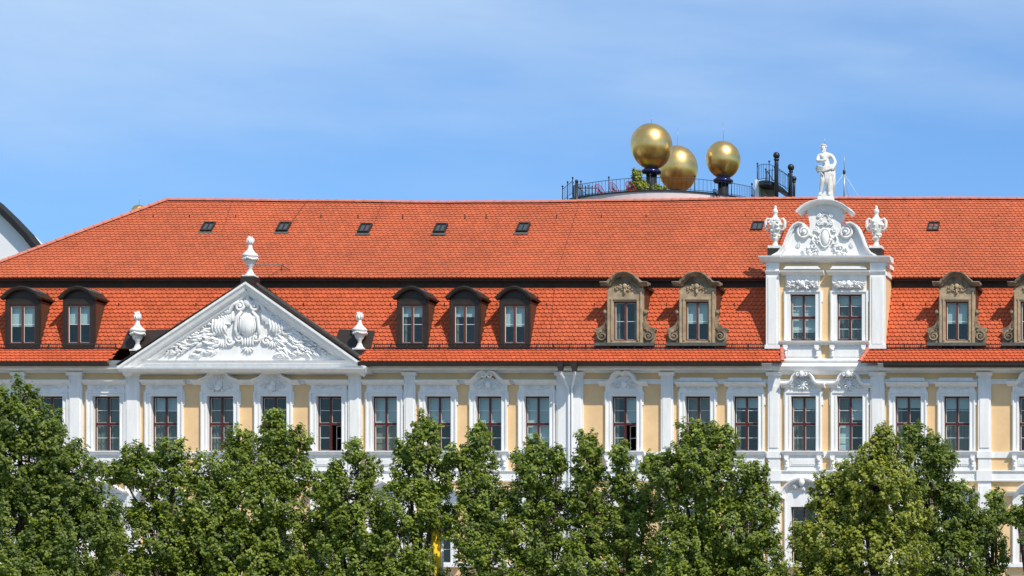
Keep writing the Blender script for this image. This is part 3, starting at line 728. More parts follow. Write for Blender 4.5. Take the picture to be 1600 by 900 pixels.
# ------------------------------------------------------------------ brown dormers
def arc_pts(x0, x1, zb, rise, n=12):
    rise *= .86
    return [(x0 + (x1 - x0) * i / n, zb + rise * (math.sin(math.pi * i / n) ** .85)) for i in range(n + 1)]
DY = -.10
def brown_dormer(pa, pb, look):
    x0, x1 = WX(pa, DY), WX(pb, DY); zb = WZ(543, DY); zt = WZ(470, DY); ze = WZ(463, DY); xc = (x0 + x1) / 2
    wx0, wx1 = x0 + .17, x1 - .17; wz0, wz1 = WZ(537, DY), WZ(476, DY)
    g = MB(); yb = 1.5
    g.box(x0, wx0, DY, DY + .12, zb, zt); g.box(wx1, x1, DY, DY + .12, zb, zt); g.box(wx0, wx1, DY + .002, DY + .12, zb, wz0); g.box(wx0, wx1, DY + .002, DY + .12, wz1, zt)
    g.box(x0 + .015, x0 + .055, DY - .02, DY, zb + .1, zt); g.box(x1 - .055, x1 - .015, DY - .02, DY, zb + .1, zt)
    g.prism([(x0, zt + .001)] + [(x1, zt + .001)] + arc_pts(x1, x0, ze - .06, .34), DY + .05, DY + .12)          # tympanum
    g.sweep([(x0 + .05, zt + .03), (x1 - .05, zt + .03)], [(0, -.04), (.05, -.03), (.06, .03), (0, .05)], y=DY + .05)
    g.box(x0 - .03, x1 + .03, DY - .10, DY + .05, zb - .04, zb - .001)
    o = g.build('dormer', M['brown'], pal)
    g = MB(); g.add([(x1, DY + .12, zb), (x1, 1.42, zb), (x1, 1.42, zt), (x1, DY + .12, zt), (x1 - .06, DY + .12, zb), (x1 - .06, 1.42, zb), (x1 - .06, 1.42, zt), (x1 - .06, DY + .12, zt)],
          [(0, 1, 2, 3), (7, 6, 5, 4), (0, 3, 7, 4)])
    g.build('cheek', M['cheek'], o); g = MB()
    g.add([(x0 + .06, DY + .12, zb), (x0 + .06, 1.42, zb), (x0 + .06, 1.42, zt), (x0 + .06, DY + .12, zt), (x0, DY + .12, zb), (x0, 1.42, zb), (x0, 1.42, zt), (x0, DY + .12, zt)],
          [(0, 1, 2, 3), (7, 6, 5, 4), (0, 3, 7, 4)])
    g.build('cheek', M['cheek'], o)
    # bell-eaved segmental roof
    g = MB(); e = .12
    out = [(x0 - e, ze - .07), (x0 - .02, ze - .01)] + arc_pts(x0 - .02, x1 + .02, ze, .40, 14)[1:-1] + [(x1 + .02, ze - .01), (x1 + e, ze - .07)]
    path = out
    g.sweep(path, [(.12, -.10), (.16, -.07), (.19, 0), (.19, .03), (-1.42, .03), (-1.42, -.05), (.0, -.05), (.0, -.10)], y=DY)
    g.build('dormer_roof', M['brown'], o)
    g = MB(); lst = arc_pts(x0, x1, ze + .04, .40, 14)
    g.sweep(lst[2:-2], [(.10, .0), (.10, .012), (-1.4, .012), (-1.4, .0)], y=DY); g.build('roof_sheet', M['greylead'], o)
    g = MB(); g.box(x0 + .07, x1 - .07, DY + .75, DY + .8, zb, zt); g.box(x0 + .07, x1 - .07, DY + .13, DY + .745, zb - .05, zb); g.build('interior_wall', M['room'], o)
    # window as sub-part pieces
    w = make_window(wx0, wx1, wz0, wz1, DY + .03, o, look, 'brownframe', cross=False)
    for ch in list(w.children):
        ch.parent = o
    return o
for (a, b, lk) in ((8, 62, 'half'), (98, 148, 'bl-dk'), (620, 668, 'dside'), (702, 750, 'dside'), (780, 828, 'half')): brown_dormer(a, b, lk)

# ------------------------------------------------------------------ stone dormers
def stone_dormer(c, look):
    Y = -.10; xc = WX(c, Y); zb = WZ(536, Y); wz0, wz1 = WZ(532, Y), WZ(471, Y); hw = .445; ho = .70; ztop = WZ(450, Y)
    g = MB()
    g.box(xc - ho, xc - hw, Y, Y + .2, zb, wz1); g.box(xc + hw, xc + ho, Y, Y + .2, zb, wz1); g.box(xc - ho, xc + ho, Y, Y + .2, wz1, ztop)
    g.box(xc - hw, xc + hw, Y + .01, Y + .2, zb, wz0)
    g.box(xc - ho + .03, xc - ho + .09, Y - .05, Y, zb, ztop - .12); g.box(xc + ho - .09, xc + ho - .03, Y - .05, Y, zb, ztop - .12)
    g.box(xc - ho + .14, xc + ho - .14, Y - .04, Y, wz1 + .07, wz1 + .13)
    for sg in (1, -1): g.box(xc + sg * (hw + .03), xc + sg * (hw + .09), Y - .04, Y, wz0, wz1 + .07)
    o = g.build('dormer', M['palestone'], pal)
    g = MB(); n = 12; ri = .42
    arc = [(xc + math.cos(t) * .56, ztop + .05 + math.sin(t) * ri) for t in np.linspace(math.pi, 0, 13)]
    g.prism([(xc - .70, ztop + .001), (xc + .70, ztop + .001), (xc + .70, ztop + .18)] + arc[::-1] + [(xc - .70, ztop + .18)], Y + .03, Y + .2)
    path = [(xc - .92, ztop + .14), (xc - .60, ztop + .14), (xc - .54, ztop + .24)] + [(xc + math.cos(t) * .50, ztop + .12 + math.sin(t) * .42) for t in np.linspace(R(155), R(25), 11)] + [(xc + .54, ztop + .24), (xc + .60, ztop + .14), (xc + .92, ztop + .14)]
    g.sweep(path, [(0, -.07), (.08, -.07), (.12, -.02), (.22, 0), (.26, .06), (.24, .085), (-.3, .085), (-.3, -.0), (0, 0)], y=Y)
    g.build('arched_pediment', M['sandstone'], o)
    g = MB(); rnd = random.Random(c)
    for k in range(16):
        u = rnd.uniform(0, .36)
        for sg in (1, -1): g.ell((xc + sg * u, Y - .01, ztop - .10 + rnd.uniform(-.05, .22) * (1 - u)), (.055, .06, .03), rot=rnd.uniform(-1.2, 1.2), seg=6, rings=4)
    g.ell((xc + .0, Y - .03, ztop + .06), (.10, .08, .11), seg=10, rings=6); g.ell((xc + .0, Y - .03, ztop - .14), (.05, .07, .12))
    for sg in (1, -1): g.scroll(xc + sg * .2, ztop + .04, Y, .09, 1.2, .03, sg, math.pi / 2)
    g.build('relief_ornament', M['palestone'], o)
    # volute side scrolls, sub-part each
    for sg in (1, -1):
        g = MB(); pr = [(0, 0), (.0, 1.32), (.12, 1.32), (.17, 1.22), (.10, 1.10), (.07, .98), (.09, .85), (.17, .72), (.30, .62), (.44, .60), (.50, .52), (.43, .42), (.46, .22), (.42, 0)]
        g.prism([(xc + sg * (ho + .002 + a), zb + b) for a, b in pr], Y + .05, Y + .22)
        g.scroll(xc + sg * (ho + .20), zb + .27, Y + .04, .20, 1.7, .055, -sg, math.pi / 2)
        g.ell((xc + sg * (ho + .08), Y + .03, zb + 1.20), (.08, .07, .08)); g.ell((xc + sg * (ho + .02), Y + .03, zb + .72), (.05, .05, .2))
        for k in range(7): g.ell((xc + sg * (ho + .05 + .02 * k), Y + .04, zb + .62 - .03 * k + rnd.uniform(-.05, .05)), (.06, .05, .025), rot=rnd.uniform(-1, 1), seg=6, rings=4)
        g.build('volute', M['sandstone'], o)
    g = MB(); g.box(xc - 1.16, xc + 1.16, Y - .14, Y + .12, zb - .12, zb - .001); g.build('sill', M['greylead'], o)
    g = MB(); g.add([(xc + ho, Y + .2, zb), (xc + ho, 1.42, zb), (xc + ho, 1.42, ztop), (xc + ho, Y + .2, ztop)], [(0, 1, 2, 3)]); g.build('cheek', M['cheek'], o); g = MB(); g.add([(xc - ho, Y + .2, zb), (xc - ho, 1.42, zb), (xc - ho, 1.42, ztop), (xc - ho, Y + .2, ztop)], [(3, 2, 1, 0)])
    g.build('cheek', M['cheek'], o); g = MB(); g.box(xc - ho - .04, xc + ho + .12, Y + .201, 1.3, ztop, ztop + .1); g.build('dormer_roof', M['brown'], o)
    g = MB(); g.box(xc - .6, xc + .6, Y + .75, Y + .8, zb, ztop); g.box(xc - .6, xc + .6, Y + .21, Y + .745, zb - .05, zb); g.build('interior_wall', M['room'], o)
    w = make_window(xc - hw, xc + hw, wz0, wz1, Y + .10, o, look, 'brownframe', cross=False)
    for ch in list(w.children): ch.parent = o
for c, lk in ((976.5, 'side'), (1089, 'half'), (1495, 'half'), (1612, 'dark'), (1730, 'half')): stone_dormer(c, lk)

# ------------------------------------------------------------------ PEDIMENT
PY = -.80
pc = Vector((WX(384, PY), PY, 0)); xl, xr = WX(184, PY), WX(572, PY); zb = WZ(580, PY); zap = WZ(441, PY); z0 = WZ(572, PY)
g = MB()
g.prism([(xl + .2, zb + .14), (xr - .2, zb + .14), (pc.x, zap - .15)], -.42, -.12)
ped = g.build('pediment', M['white'], pal)
g = MB()
rp_ = [(0, -.42), (.10, -.40), (.16, -.36), (.20, -.27), (.30, -.22), (.36, -.10), (.42, -.06), (.42, .02), (.0, .02)]
g.sweep([(xl - .02, zb + .15), (pc.x, zap), (xr + .02, zb + .15)], rp_, y=-.42)
g.sweep([(xl - .0, zb), (xr, zb)], [(-.40, -.05), (-.2, -.05), (-.1, -.02), (.30, .0), (.36, .04), (.40, .08), (.42, .14), (.0, .17), (-.4, .17)], y=-.42)
g.build('raking_cornice', M['white'], ped)
# sheet metal roof behind the raking cornice
g = MB()
g.sweep([(xl - .05, zb + .24), (pc.x, zap + .045), (xr + .05, zb + .24)], [(.03, .0), (.03, .035), (-1.95, .035), (-1.95, .0)], y=PY)
g.build('pediment_roof', M['brown'], ped)
g = MB()
g.sweep([(pc.x + .15, zap + .01), (xr + .02, zb + .28)], [(-.30, .02), (-.30, .10), (-.42, .10), (-.42, .02)], y=PY)
g.build('standing_seam', M['greylead'], ped)
# dark valley flashing at both ends
g = MB()
for A in (((200, 517), (270, 515), (262, 544), (189, 544.5)), ((530, 515), (586, 517), (580, 544.5), (520, 544))):
    vs = []; g = MB()
    for px_, py in A:
        q = roofpt(min(py, 544), P1, P2) if py < 545 else roofpt(py, P0, P1); yy = q.y - .09
        vs.append((WX(px_, yy), yy, WZ(py, yy)))
    plane(g, vs, .02)
    g.build('valley_flashing', M['brown'], ped)
# the carved relief
g = MB(); rnd = random.Random(4)
TY = -.42
def q2(px_, py): return WX(px_, TY), WZ(py, TY)
cx, cz = q2(388, 508)
g.ell((cx, TY - .10, cz), (.34, .26, .46), seg=20, rings=12)
for k in range(9):
    a = (k - 4) * .065; g.tube([(cx + a * 1.1, TY - .33 + abs(a) * .3, cz + .34), (cx + a * 1.25, TY - .36 + abs(a) * .35, cz), (cx + a, TY - .31 + abs(a) * .3, cz - .34)], .012, 5)
for sg in (1, -1):
    g.tube([(cx + sg * .42, TY - .12, cz - .5), (cx + sg * .46, TY - .16, cz - .15), (cx + sg * .40, TY - .16, cz + .3), (cx + sg * .2, TY - .18, cz + .52)], [.05, .07, .07, .05], 8)
    g.scroll(cx + sg * .30, cz + .72, TY - .12, .20, 1.5, .07, sg, math.pi / 2)
    g.tube([(cx + sg * .30, TY - .2, cz + .92), (cx + sg * .55, TY - .18, cz + .80), (cx + sg * .68, TY - .12, cz + .5), (cx + sg * .95, TY - .1, cz + .38)], [.06, .08, .09, .05], 8)
    g.scroll(cx + sg * .32, cz - .52, TY - .08, .17, 1.5, .06, -sg, math.pi / 2)
    # wings / draperies beside the shield
    for k in range(7):
        a = R(95 - k * 14); l = .55 + .03 * k
        g.ell((cx + sg * (.62 + .32 * math.cos(a)), TY - .08, cz + .02 + .30 * math.sin(a)), (l * .42, .09, .08), rot=a if sg > 0 else math.pi - a, seg=8, rings=5)
    g.ell((cx + sg * 1.10, TY - .06, cz - .08), (.30, .12, .33), rot=sg * .4, seg=12, rings=7)
    for k in range(5): g.tube([(cx + sg * (.85 + k * .12), TY - .15, cz + .22), (cx + sg * (.92 + k * .11), TY - .19, cz - .1), (cx + sg * (.80 + k * .13), TY - .13, cz - .42)], .032, 6)
    g.scroll(cx + sg * .72, cz - .62, TY - .06, .19, 1.4, .06, sg, 0); g.scroll(cx + sg * 1.25, cz - .66, TY - .05, .21, 1.4, .06, -sg, math.pi)
    for k in range(6): a = R(-30 - 20 * k); g.ell((cx + sg * (.95 + .2 * math.cos(a)), TY - .06, cz - .55 + .2 * math.sin(a)), (.16, .06, .045), rot=a if sg > 0 else math.pi - a)
    # leafy swags running down to the corners
    for k in range(170):
        t = rnd.random(); xx = 1.15 + 2.65 * t; top = .42 - (xx - 1.15) * .50; bot = -1.36
        lim = .52 * (1 - t) + .10
        zz = top - .12 - rnd.random() * min(top - bot - .2, lim + .9 * (1 - t))
        if zz < bot + .08: zz = bot + .08 + rnd.random() * .08
        a = R(rnd.uniform(-60, 25)); s = (.145 * (1 - t) + .06) * rnd.uniform(.7, 1.2)
        g.leafc((cx + sg * xx, TY + .01 - rnd.random() * .07, cz + zz), s * 1.1, s * .42, .15, rot=a if sg > 0 else math.pi - a)
    for k in range(26):
        t = k / 25; xx = .75 + 1.2 * t; a = R(70 - 90 * rnd.random()); zz = .72 - t * .75 + rnd.uniform(-.12, .02)
        g.leafc((cx + sg * xx, TY - .03, cz + zz), .16, .065, .16, rot=a if sg > 0 else math.pi - a)
    g.tube([(cx + sg * (1.3 + .3 * i), TY - .08, cz - .35 - .07 * i + .05 * math.sin(i * 2)) for i in range(8)], [.05 - .005 * i for i in range(8)], 6)
g.ell((cx, TY - .12, cz + .86), (.17, .13, .18), seg=12, rings=8); g.ell((cx, TY - .1, cz + 1.06), (.08, .08, .1))
for k in range(5): g.ell((cx + (k - 2) * .1, TY - .08, cz - .62), (.05, .08, .2), seg=8, rings=6)
g.box(cx - .22, cx + .22, TY - .12, TY, cz - .5, cz - .42)
for k in range(5): a = R(-150 + 30 * k); g.ell((cx + .16 * math.cos(a), TY - .08, cz - .84 + .16 * math.sin(a)), (.12, .06, .04), rot=a)
g.v = [(a, TY + (b - TY) * .68, c) for a, b, c in g.v]
g.build('relief_ornament', M['relief'], ped)

# ------------------------------------------------------------------ RISALIT above the eaves
RY = -.02
g = MB(); rx0, rx1 = fx(1199), fx(1384); rz0, rz1 = fz(575) + .1, fz(411)
wins = [(fx(1235.5), fx(1275)), (fx(1308), fx(1347.5))]; wz1_, wz0_ = fz(460), fz(531.5)
xc_ = rx0
g.box(rx0, rx1, RY, RY + .3, rz0, wz0_ - .02); g.box(rx0, rx1, RY, RY + .3, wz1_ + .02, rz1)
for a, b in wins: g.box(xc_, a - .02, RY, RY + .3, wz0_ - .02, wz1_ + .02); xc_ = b + .02
g.box(xc_, rx1, RY, RY + .3, wz0_ - .02, wz1_ + .02)
g.box(rx1 - .2, rx1, RY + .3, 2.9, rz0, rz1); g.box(rx0, rx0 + .2, RY + .3, 2.9, rz0, rz1)
ris = g.build('dormer_gable', M['yellow'], pal)
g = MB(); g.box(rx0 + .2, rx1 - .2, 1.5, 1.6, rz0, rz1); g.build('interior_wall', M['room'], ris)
g = MB(); g.box(rx0 + .02, rx1 - .02, RY + .1, 3.2, rz1 + .001, rz1 + .12); g.build('gable_roof', M['greylead'], ris)
for (a, b) in ((1199, 1218.5), (1361, 1384)):
    g = MB(); xa, xb = fx(a), fx(b)
    g.box(xa - .012, xb + .012, RY - .16, RY - .001, fz(543), rz1 + .001); g.box(xa + .08, xb - .08, RY - .19, RY - .15, fz(538), fz(434))
    g.sweep([(xa - .03, fz(428)), (xb + .03, fz(428))], [(0.1, -.03), (.18, -.03), (.22, .03), (.24, .07), (.24, .09), (.1, .09)], y=RY)
    g.box(xa - .05, xb + .05, RY - .22, RY - .002, fz(546), fz(540))
    g.build('pilaster', M['white'], ris)
# capital band wrapping on the cheek
g = MB(); g.box(rx1, rx1 + .06, RY - .1, 1.3, fz(431), fz(425)); g.box(rx1, rx1 + .07, RY - .1, 1.6, fz(411) - .12, rz1 + .03); g.build('cheek_band', M['white'], ris)
for i, (x0, x1) in enumerate(wins):
    xc = (x0 + x1) / 2; wd = .235
    w = make_window(x0, x1, wz0_, wz1_, RY + .10, ris, 'cu2' if i else 'blind')
    for ch in list(w.children): ch.parent = ris
    g = MB()
    g.box(x0 - wd, x0, RY - .08, RY + .1, wz0_ - .04, wz1_); g.box(x1, x1 + wd, RY - .08, RY + .1, wz0_ - .04, wz1_); g.box(x0 - wd, x1 + wd, RY - .08, RY + .1, wz1_, wz1_ + .14)
    g.box(x0 - wd - .04, x0 - wd, RY - .076, RY + .01, wz1_ - .3, wz1_ + .14); g.box(x1 + wd, x1 + wd + .04, RY - .076, RY + .01, wz1_ - .3, wz1_ + .14)
    g.box(x0 - wd + .01, x0 - wd + .06, RY - .13, RY - .07, wz0_, wz1_ + .13); g.box(x1 + wd - .06, x1 + wd - .01, RY - .13, RY - .07, wz0_, wz1_ + .13)
    g.box(x0 - wd + .06, x1 + wd - .06, RY - .128, RY - .07, wz1_ + .08, wz1_ + .13)
    g.box(x0 - wd + .06, x1 + wd - .06, RY - .07, RY + .01, wz1_ + .14, fz(431))
    g.build('window_surround', M['white'], ris)
    g = MB(); hz = fz(427)
    g.sweep([(xc - .84, hz), (xc + .84, hz)], hoodprof, y=RY)
    g.prism([(xc - .72, hz + .13), (xc + .72, hz + .13), (xc + .62, hz + .24), (xc - .62, hz + .24)], RY - .25, RY - .01); g.build('window_hood', M['white'], ris)
    g = MB(); rz = fz(446); g.ell((xc, RY - .16, rz + .03), (.12, .12, .14), seg=12, rings=8)
    foliage(g, xc, rz, RY - .13, 1.25, .34, 70 + i, 44, .065, .07)
    for sg in (1, -1): g.scroll(xc + sg * .24, rz + .04, RY - .10, .12, 1.3, .035, sg, math.pi / 2); g.scroll(xc + sg * .5, rz - .04, RY - .10, .10, 1.3, .03, -sg, math.pi / 2)
    g.build('relief_ornament', M['relief'], ris)
g = MB(); zs = fz(536)
g.sweep([(fx(1219.5), zs), (fx(1360.5), zs)], [(0, -.08), (.15, -.08), (.2, -.02), (.26, .0), (.28, .06), (.0, .08)], y=RY)
g.box(fx(1221), fx(1284), RY - .08, RY - .001, fz(562), zs - .08); g.box(fx(1297), fx(1360), RY - .08, RY - .001, fz(562), zs - .08)
g.box(fx(1232), fx(1275), RY - .10, RY - .078, fz(558), fz(543)); g.box(fx(1306), fx(1350), RY - .10, RY - .078, fz(558), fz(543))
g.sweep([(fx(1222), fz(566)), (fx(1358), fz(566))], [(0, -.14), (.16, -.14), (.24, -.04), (.26, .04), (.14, .12), (0, .14)], y=RY)
g.build('window_sill', M['white'], ris)
for c in (1229, 1278, 1302, 1351):
    g = MB(); xx = fx(c); zb_ = fz(540)
    g.box(xx - .09, xx + .09, RY - .22, RY - .082, zb_ - .12, zb_); g.ell((xx, RY - .18, zb_ - .17), (.085, .10, .08)); g.ell((xx, RY - .14, zb_ - .30), (.065, .08, .12)); g.ell((xx, RY - .15, zb_ - .42), (.08, .07, .05))
    g.build('console', M['relief'], ris)
# crowning cornice
g = MB()
cz_ = fz(407)
prc = [(0, -.10), (.10, -.09), (.16, -.05), (.26, -.02), (.30, .02), (.40, .05), (.42, .11), (-.4, .13), (-.4, -.10)]
g.sweep([(fx(1196), cz_), (fx(1388), cz_)], prc, y=RY)
for a, b in ((1192, 1222), (1358, 1392)): g.sweep([(fx(a) - .05, cz_ + .005), (fx(b) + .05, cz_ + .005)], [(o + .07, h) for o, h in prc[:-2]] + [(-.3, .115), (-.3, -.105)], y=RY)
g.build('crowning_cornice', M['relief'], ris)
# the scrolled gable field
GY = -.12
def gp(u, v): return WX(1160 + u / 4.286, GY), WZ(210 + v / 4.286, GY)
half = [(0, 826), (355, 826), (345, 812), (305, 790), (275, 750), (255, 690), (235, 640), (210, 605), (175, 588), (145, 592), (115, 618), (108, 640), (104, 600), (112, 555), (125, 535), (0, 535)]
cu = 555
poly = [gp(cu - a, b) for a, b in half[1:-1]] + [gp(cu + a, b) for a, b in half[1:-1]][::-1]
g = MB(); g.prism(poly, GY, GY + .45); gab = g.build('scrolled_gable', M['white'], ris)
# raised rim along the sides, big volutes
g = MB()
for sg in (1, -1):
    rim = [gp(cu + sg * a, b) for a, b in [(350, 822), (305, 796), (270, 750), (248, 690), (228, 645), (205, 612), (175, 596), (145, 602)]]
    rim = rim if sg < 0 else rim[::-1]
    g.sweep(rim, [(-.2, -.06), (.10, -.09), (.14, -.03), (.22, -.01), (.22, .045), (-.47, .045), (-.47, -.02)], y=GY)
    x, z = gp(cu + sg * 140, 655); g.scroll(x, z, GY - .05, .27, 2.1, .062, -sg, math.pi / 2 )
    g.ell((x, GY - .12, z), (.075, .10, .075), seg=12, rings=8)
x0, z0_ = gp(380, 826); x1, _ = gp(0, 0)
g.sweep([gp(cu - 350, 832), gp(cu + 350, 832)], [(-.2, -.05), (.2, -.04), (.3, .02), (.32, .08), (-.2, .10)], y=GY)
g.build('volute', M['white'], gab)
# head cornice, a segmental arch
g = MB(); arcp = [gp(cu + 178 * math.sin(t), 437 + 90 * (1 - math.cos(t * 1.02)) * 1.35 + 26) for t in np.linspace(-1.45, 1.45, 15)]
arcp = [gp(cu - 178, 533), gp(cu - 150, 505), gp(cu - 120, 485), gp(cu - 85, 469), gp(cu - 45, 459), gp(cu, 456), gp(cu + 45, 459), gp(cu + 85, 469), gp(cu + 120, 485), gp(cu + 150, 505), gp(cu + 178, 533)]
g.prism([gp(cu - 118, 536), gp(cu + 118, 536), gp(cu + 120, 500), gp(cu + 85, 478), gp(cu, 466), gp(cu - 85, 478), gp(cu - 120, 500)], GY + .001, GY + .44)
g.sweep(arcp, [(-.46, -.07), (.04, -.09), (.10, -.06), (.20, -.03), (.30, .0), (.33, .06), (.33, .09), (-.46, .10)], y=GY)
g.build('arched_head', M['relief'], gab)
g = MB(); rnd = random.Random(9)
x, z = gp(cu, 695); g.ell((x, GY - .06, z), (.16, .14, .30), seg=14, rings=9)
pts = [(x + .21 * math.cos(a), GY - .08, z + .36 * math.sin(a)) for a in np.linspace(0, 2 * math.pi, 21)]; g.tube(pts, .035, 6)
for sg in (1, -1):
    def e(u, v, rx, rz, rot=0, d=.06): xx, zz = gp(cu + sg * u, v); g.ell((xx, GY - d, zz), (rx, .08, rz), rot=rot if sg > 0 else math.pi - rot, seg=8, rings=5)
    def sc(u, v, r, t=.03, dr=1, st=math.pi / 2): xx, zz = gp(cu + sg * u, v); g.scroll(xx, zz, GY - .03, r, 1.5, t, dr * sg, st)
    sc(42, 545, .085); sc(38, 595, .10, .035, -1); sc(62, 640, .11, .04); sc(30, 570, .06)
    xx0, zz0 = gp(cu + sg * 70, 690); xx1, zz1 = gp(cu + sg * 40, 790); xx2, zz2 = gp(cu + sg * 85, 720)
    g.tube([(xx0, GY - .06, zz0 + .1), (xx2, GY - .08, zz0 - .1), (xx1, GY - .06, zz1)], [.03, .05, .03], 7)
    g.tube([gp(cu + sg * 60, 690)[0:1] + (GY - .05,) + gp(cu, 690)[1:2], (gp(cu + sg * 105, 0)[0], GY - .06, gp(0, 672)[1]), (gp(cu + sg * 130, 0)[0], GY - .05, gp(0, 700)[1])], [.03, .03, .015], 6)
    for k in range(34):
        u = rnd.uniform(60, 150); v = rnd.uniform(735, 812); 
        if v < 735 + (u - 90) * .5: continue
        e(u, v, rnd.uniform(.04, .08), rnd.uniform(.02, .045), rnd.uniform(-1.2, 1.2), .05)
    for k in range(9): e(rnd.uniform(35, 75), rnd.uniform(640, 740), .07, .03, rnd.uniform(0, 1.5), .05)
    for k in range(6): e(14 * (k % 3) + 6, 800 + 12 * (k // 3), .035, .11, 1.57 + .15 * k, .12)
    sc(22, 845, .07, .03, -1); sc(180, 740, .10, .02, 1); sc(95, 800, .09, .03, -1)
for k in range(7): a = math.pi * k / 6; xx, zz = gp(cu, 605); g.ell((xx + .1 * math.cos(a), GY - .08, zz + .09 * math.sin(a)), (.06, .05, .025), rot=a, seg=6, rings=4)
for k in range(9): a = R(20 + 140 * k / 8); xx, zz = gp(cu, 560); g.ell((xx + .15 * math.cos(a), GY - .03, zz + .17 * math.sin(a)), (.09, .035, .022), rot=a, seg=6, rings=4)
g.v = [(a, GY + (b - GY) * .75, c) for a, b, c in g.v]
g.build('relief_ornament', M['relief'], gab)

# ------------------------------------------------------------------ urns
def flame_urn(px_, pyb, pyt, Y, label, dark=True, name='stone_urn'):
    x = WX(px_, Y); zb = WZ(pyb, Y); H = WZ(pyt, Y) - zb; k = H / 1.62
    r = empty(name, (x, Y, zb), label, 'urn', 'white stone urns on the front pediment')
    g = MB(); pr = [(.20, 0), (.20, .10), (.15, .12), (.12, .20), (.065, .34), (.10, .38), (.09, .42), (.17, .50), (.21, .62), (.22, .70), (.20, .74), (.30, .80), (.31, .86), (.28, .90), (.17, 1.0), (.10, 1.10), (.08, 1.2), (.08, 1.25)]
    g.lathe([(a * k, b * k) for a, b in pr], (x, Y, zb), 18); g.box(x - .23 * k, x + .23 * k, Y - .23 * k, Y + .23 * k, zb, zb + .06 * k)
    g.build('body', M['oldwhite'], r)
    g = MB(); rnd = random.Random(int(px_))
    for i in range(20):
        a = 2 * math.pi * i / 20; dz = -.05 * abs(math.sin(a * 2)); g.ell((x + .25 * k * math.cos(a), Y + .25 * k * math.sin(a), zb + (.74 + dz) * k), (.07 * k, .07 * k, .06 * k), rot=rnd.uniform(-1, 1), seg=6, rings=4)
    g.build('garland', M['oldwhite'], r)
    g = MB(); g.lathe([(.08 * k, 0), (.12 * k, .1 * k), (.13 * k, .18 * k), (.10 * k, .26 * k)], (x, Y, zb + 1.25 * k), 12)
    for i in range(16):
        a = 2 * math.pi * i / 8 + .3 * (i // 8); rr = .12 if i < 8 else .08; g.ell((x + rr * k * math.cos(a), Y + rr * k * math.sin(a), zb + (1.40 + .10 * (i // 8) + rnd.uniform(-.03, .05)) * k), (.035 * k, .035 * k, .11 * k), rot=rnd.uniform(-.4, .4), seg=6, rings=5)
    g.build('flame', M['oldwhite'], r)
    if dark:
        return r, x, zb
    return r, x, zb
_, ux, uz = flame_urn(391, 433, 369, -.45, 'flame-topped stone urn standing on the apex of the triangular pediment')
g = MB(); g.box(ux - .26, ux + .26, -.72, -.15, uz - .55, uz - .001); g.build('urn_pedestal', M['brown'], ped)
_, ux, uz = flame_urn(215, 549, 487, -.18, 'flame-topped stone urn at the lower left corner of the triangular pediment')
g = MB(); g.box(ux - .2, ux + .2, -.37, .06, uz - .3, uz - .001); g.build('urn_pedestal', M['brown'], ped)
_, ux, uz = flame_urn(562, 547, 487, -.18, 'flame-topped stone urn at the lower right corner of the triangular pediment')
g = MB(); g.box(ux - .25, ux + .25, -.39, .08, uz - .4, uz - .001); g.build('urn_pedestal', M['brown'], ped)

def handle_urn(px_, label):
    Y = .05; x = WX(px_, Y); zb = WZ(389, Y); k = (WZ(321, Y) - zb) / 1.7
    r = empty('stone_urn', (x, Y, zb), label, 'urn', 'white urns flanking the scrolled gable')
    g = MB(); pr = [(.20, 0), (.20, .08), (.13, .12), (.09, .22), (.07, .30), (.12, .36), (.13, .44), (.10, .5), (.16, .62), (.22, .80), (.25, .96), (.24, 1.05), (.18, 1.16), (.10, 1.25), (.07, 1.36), (.09, 1.40), (.11, 1.46), (.08, 1.54), (.05, 1.57), (.06, 1.62), (.04, 1.68), (.01, 1.70)]
    g.lathe([(a * k, b * k) for a, b in pr], (x, Y, zb), 18); g.box(x - .24 * k, x + .24 * k, Y - .24 * k, Y + .24 * k, zb - .001, zb + .10 * k); g.build('body', M['oldwhite'], r)
    g = MB(); rnd = random.Random(int(px_))
    for i in range(46):
        a = rnd.uniform(0, 6.28); z = rnd.choice((.42, .55, .72, .9, 1.02, 1.1)) + rnd.uniform(-.05, .05); rr = .12 + .14 * min(1, max(0, (z - .4) / .55)) 
        if z > 1.05: rr = .20
        g.ell((x + rr * k * math.cos(a), Y + rr * k * math.sin(a), zb + z * k), (.06 * k, .06 * k, .05 * k), rot=rnd.uniform(-1, 1), seg=6, rings=4)
    g.build('garland', M['oldwhite'], r)
    for sg in (1, -1):
        g = MB(); g.tube([(x + sg * .18 * k, Y, zb + .75 * k), (x + sg * .31 * k, Y, zb + .74 * k), (x + sg * .37 * k, Y, zb + .86 * k), (x + sg * .37 * k, Y, zb + 1.08 * k), (x + sg * .30 * k, Y, zb + 1.18 * k), (x + sg * .2 * k, Y, zb + 1.14 * k)], [.04 * k, .05 * k, .062 * k, .062 * k, .05 * k, .035 * k], 8)
        g.build('handle', M['oldwhite'], r)
    g = MB(); g.box(x - .25 * k, x + .25 * k, Y - .25, Y + .25, WZ(400, Y), zb - .002); g.build('urn_pedestal', M['brown'], ris)
handle_urn(1211.5, 'handled white urn left of the scrolled gable top'); handle_urn(1369.5, 'handled white urn right of the scrolled gable top')

g = MB(); q = roofpt(424, P3, P4); g.tube([(WX(398, -.4), -.4, WZ(414, -.4)), (WX(440, q.y - .1), q.y - .1, q.z + .25), (WX(455, q.y), q.y, q.z)], .018, 5); g.tube([(WX(440, q.y - .1), q.y - .1, q.z + .25), (WX(440, q.y), q.y, q.z)], .02, 5); g.build('stay_rod', M['greylead'], ped)
for px_, sg in ((1232, -1), (1352, 1)):
    q = roofpt(352, P3, P4); g = MB(); g.tube([(WX(px_, .2), .25, WZ(346, .2)), (WX(px_ + sg * 4, q.y), q.y, q.z)], .025, 5); g.build('stay_rod', M['pipe'], ris)
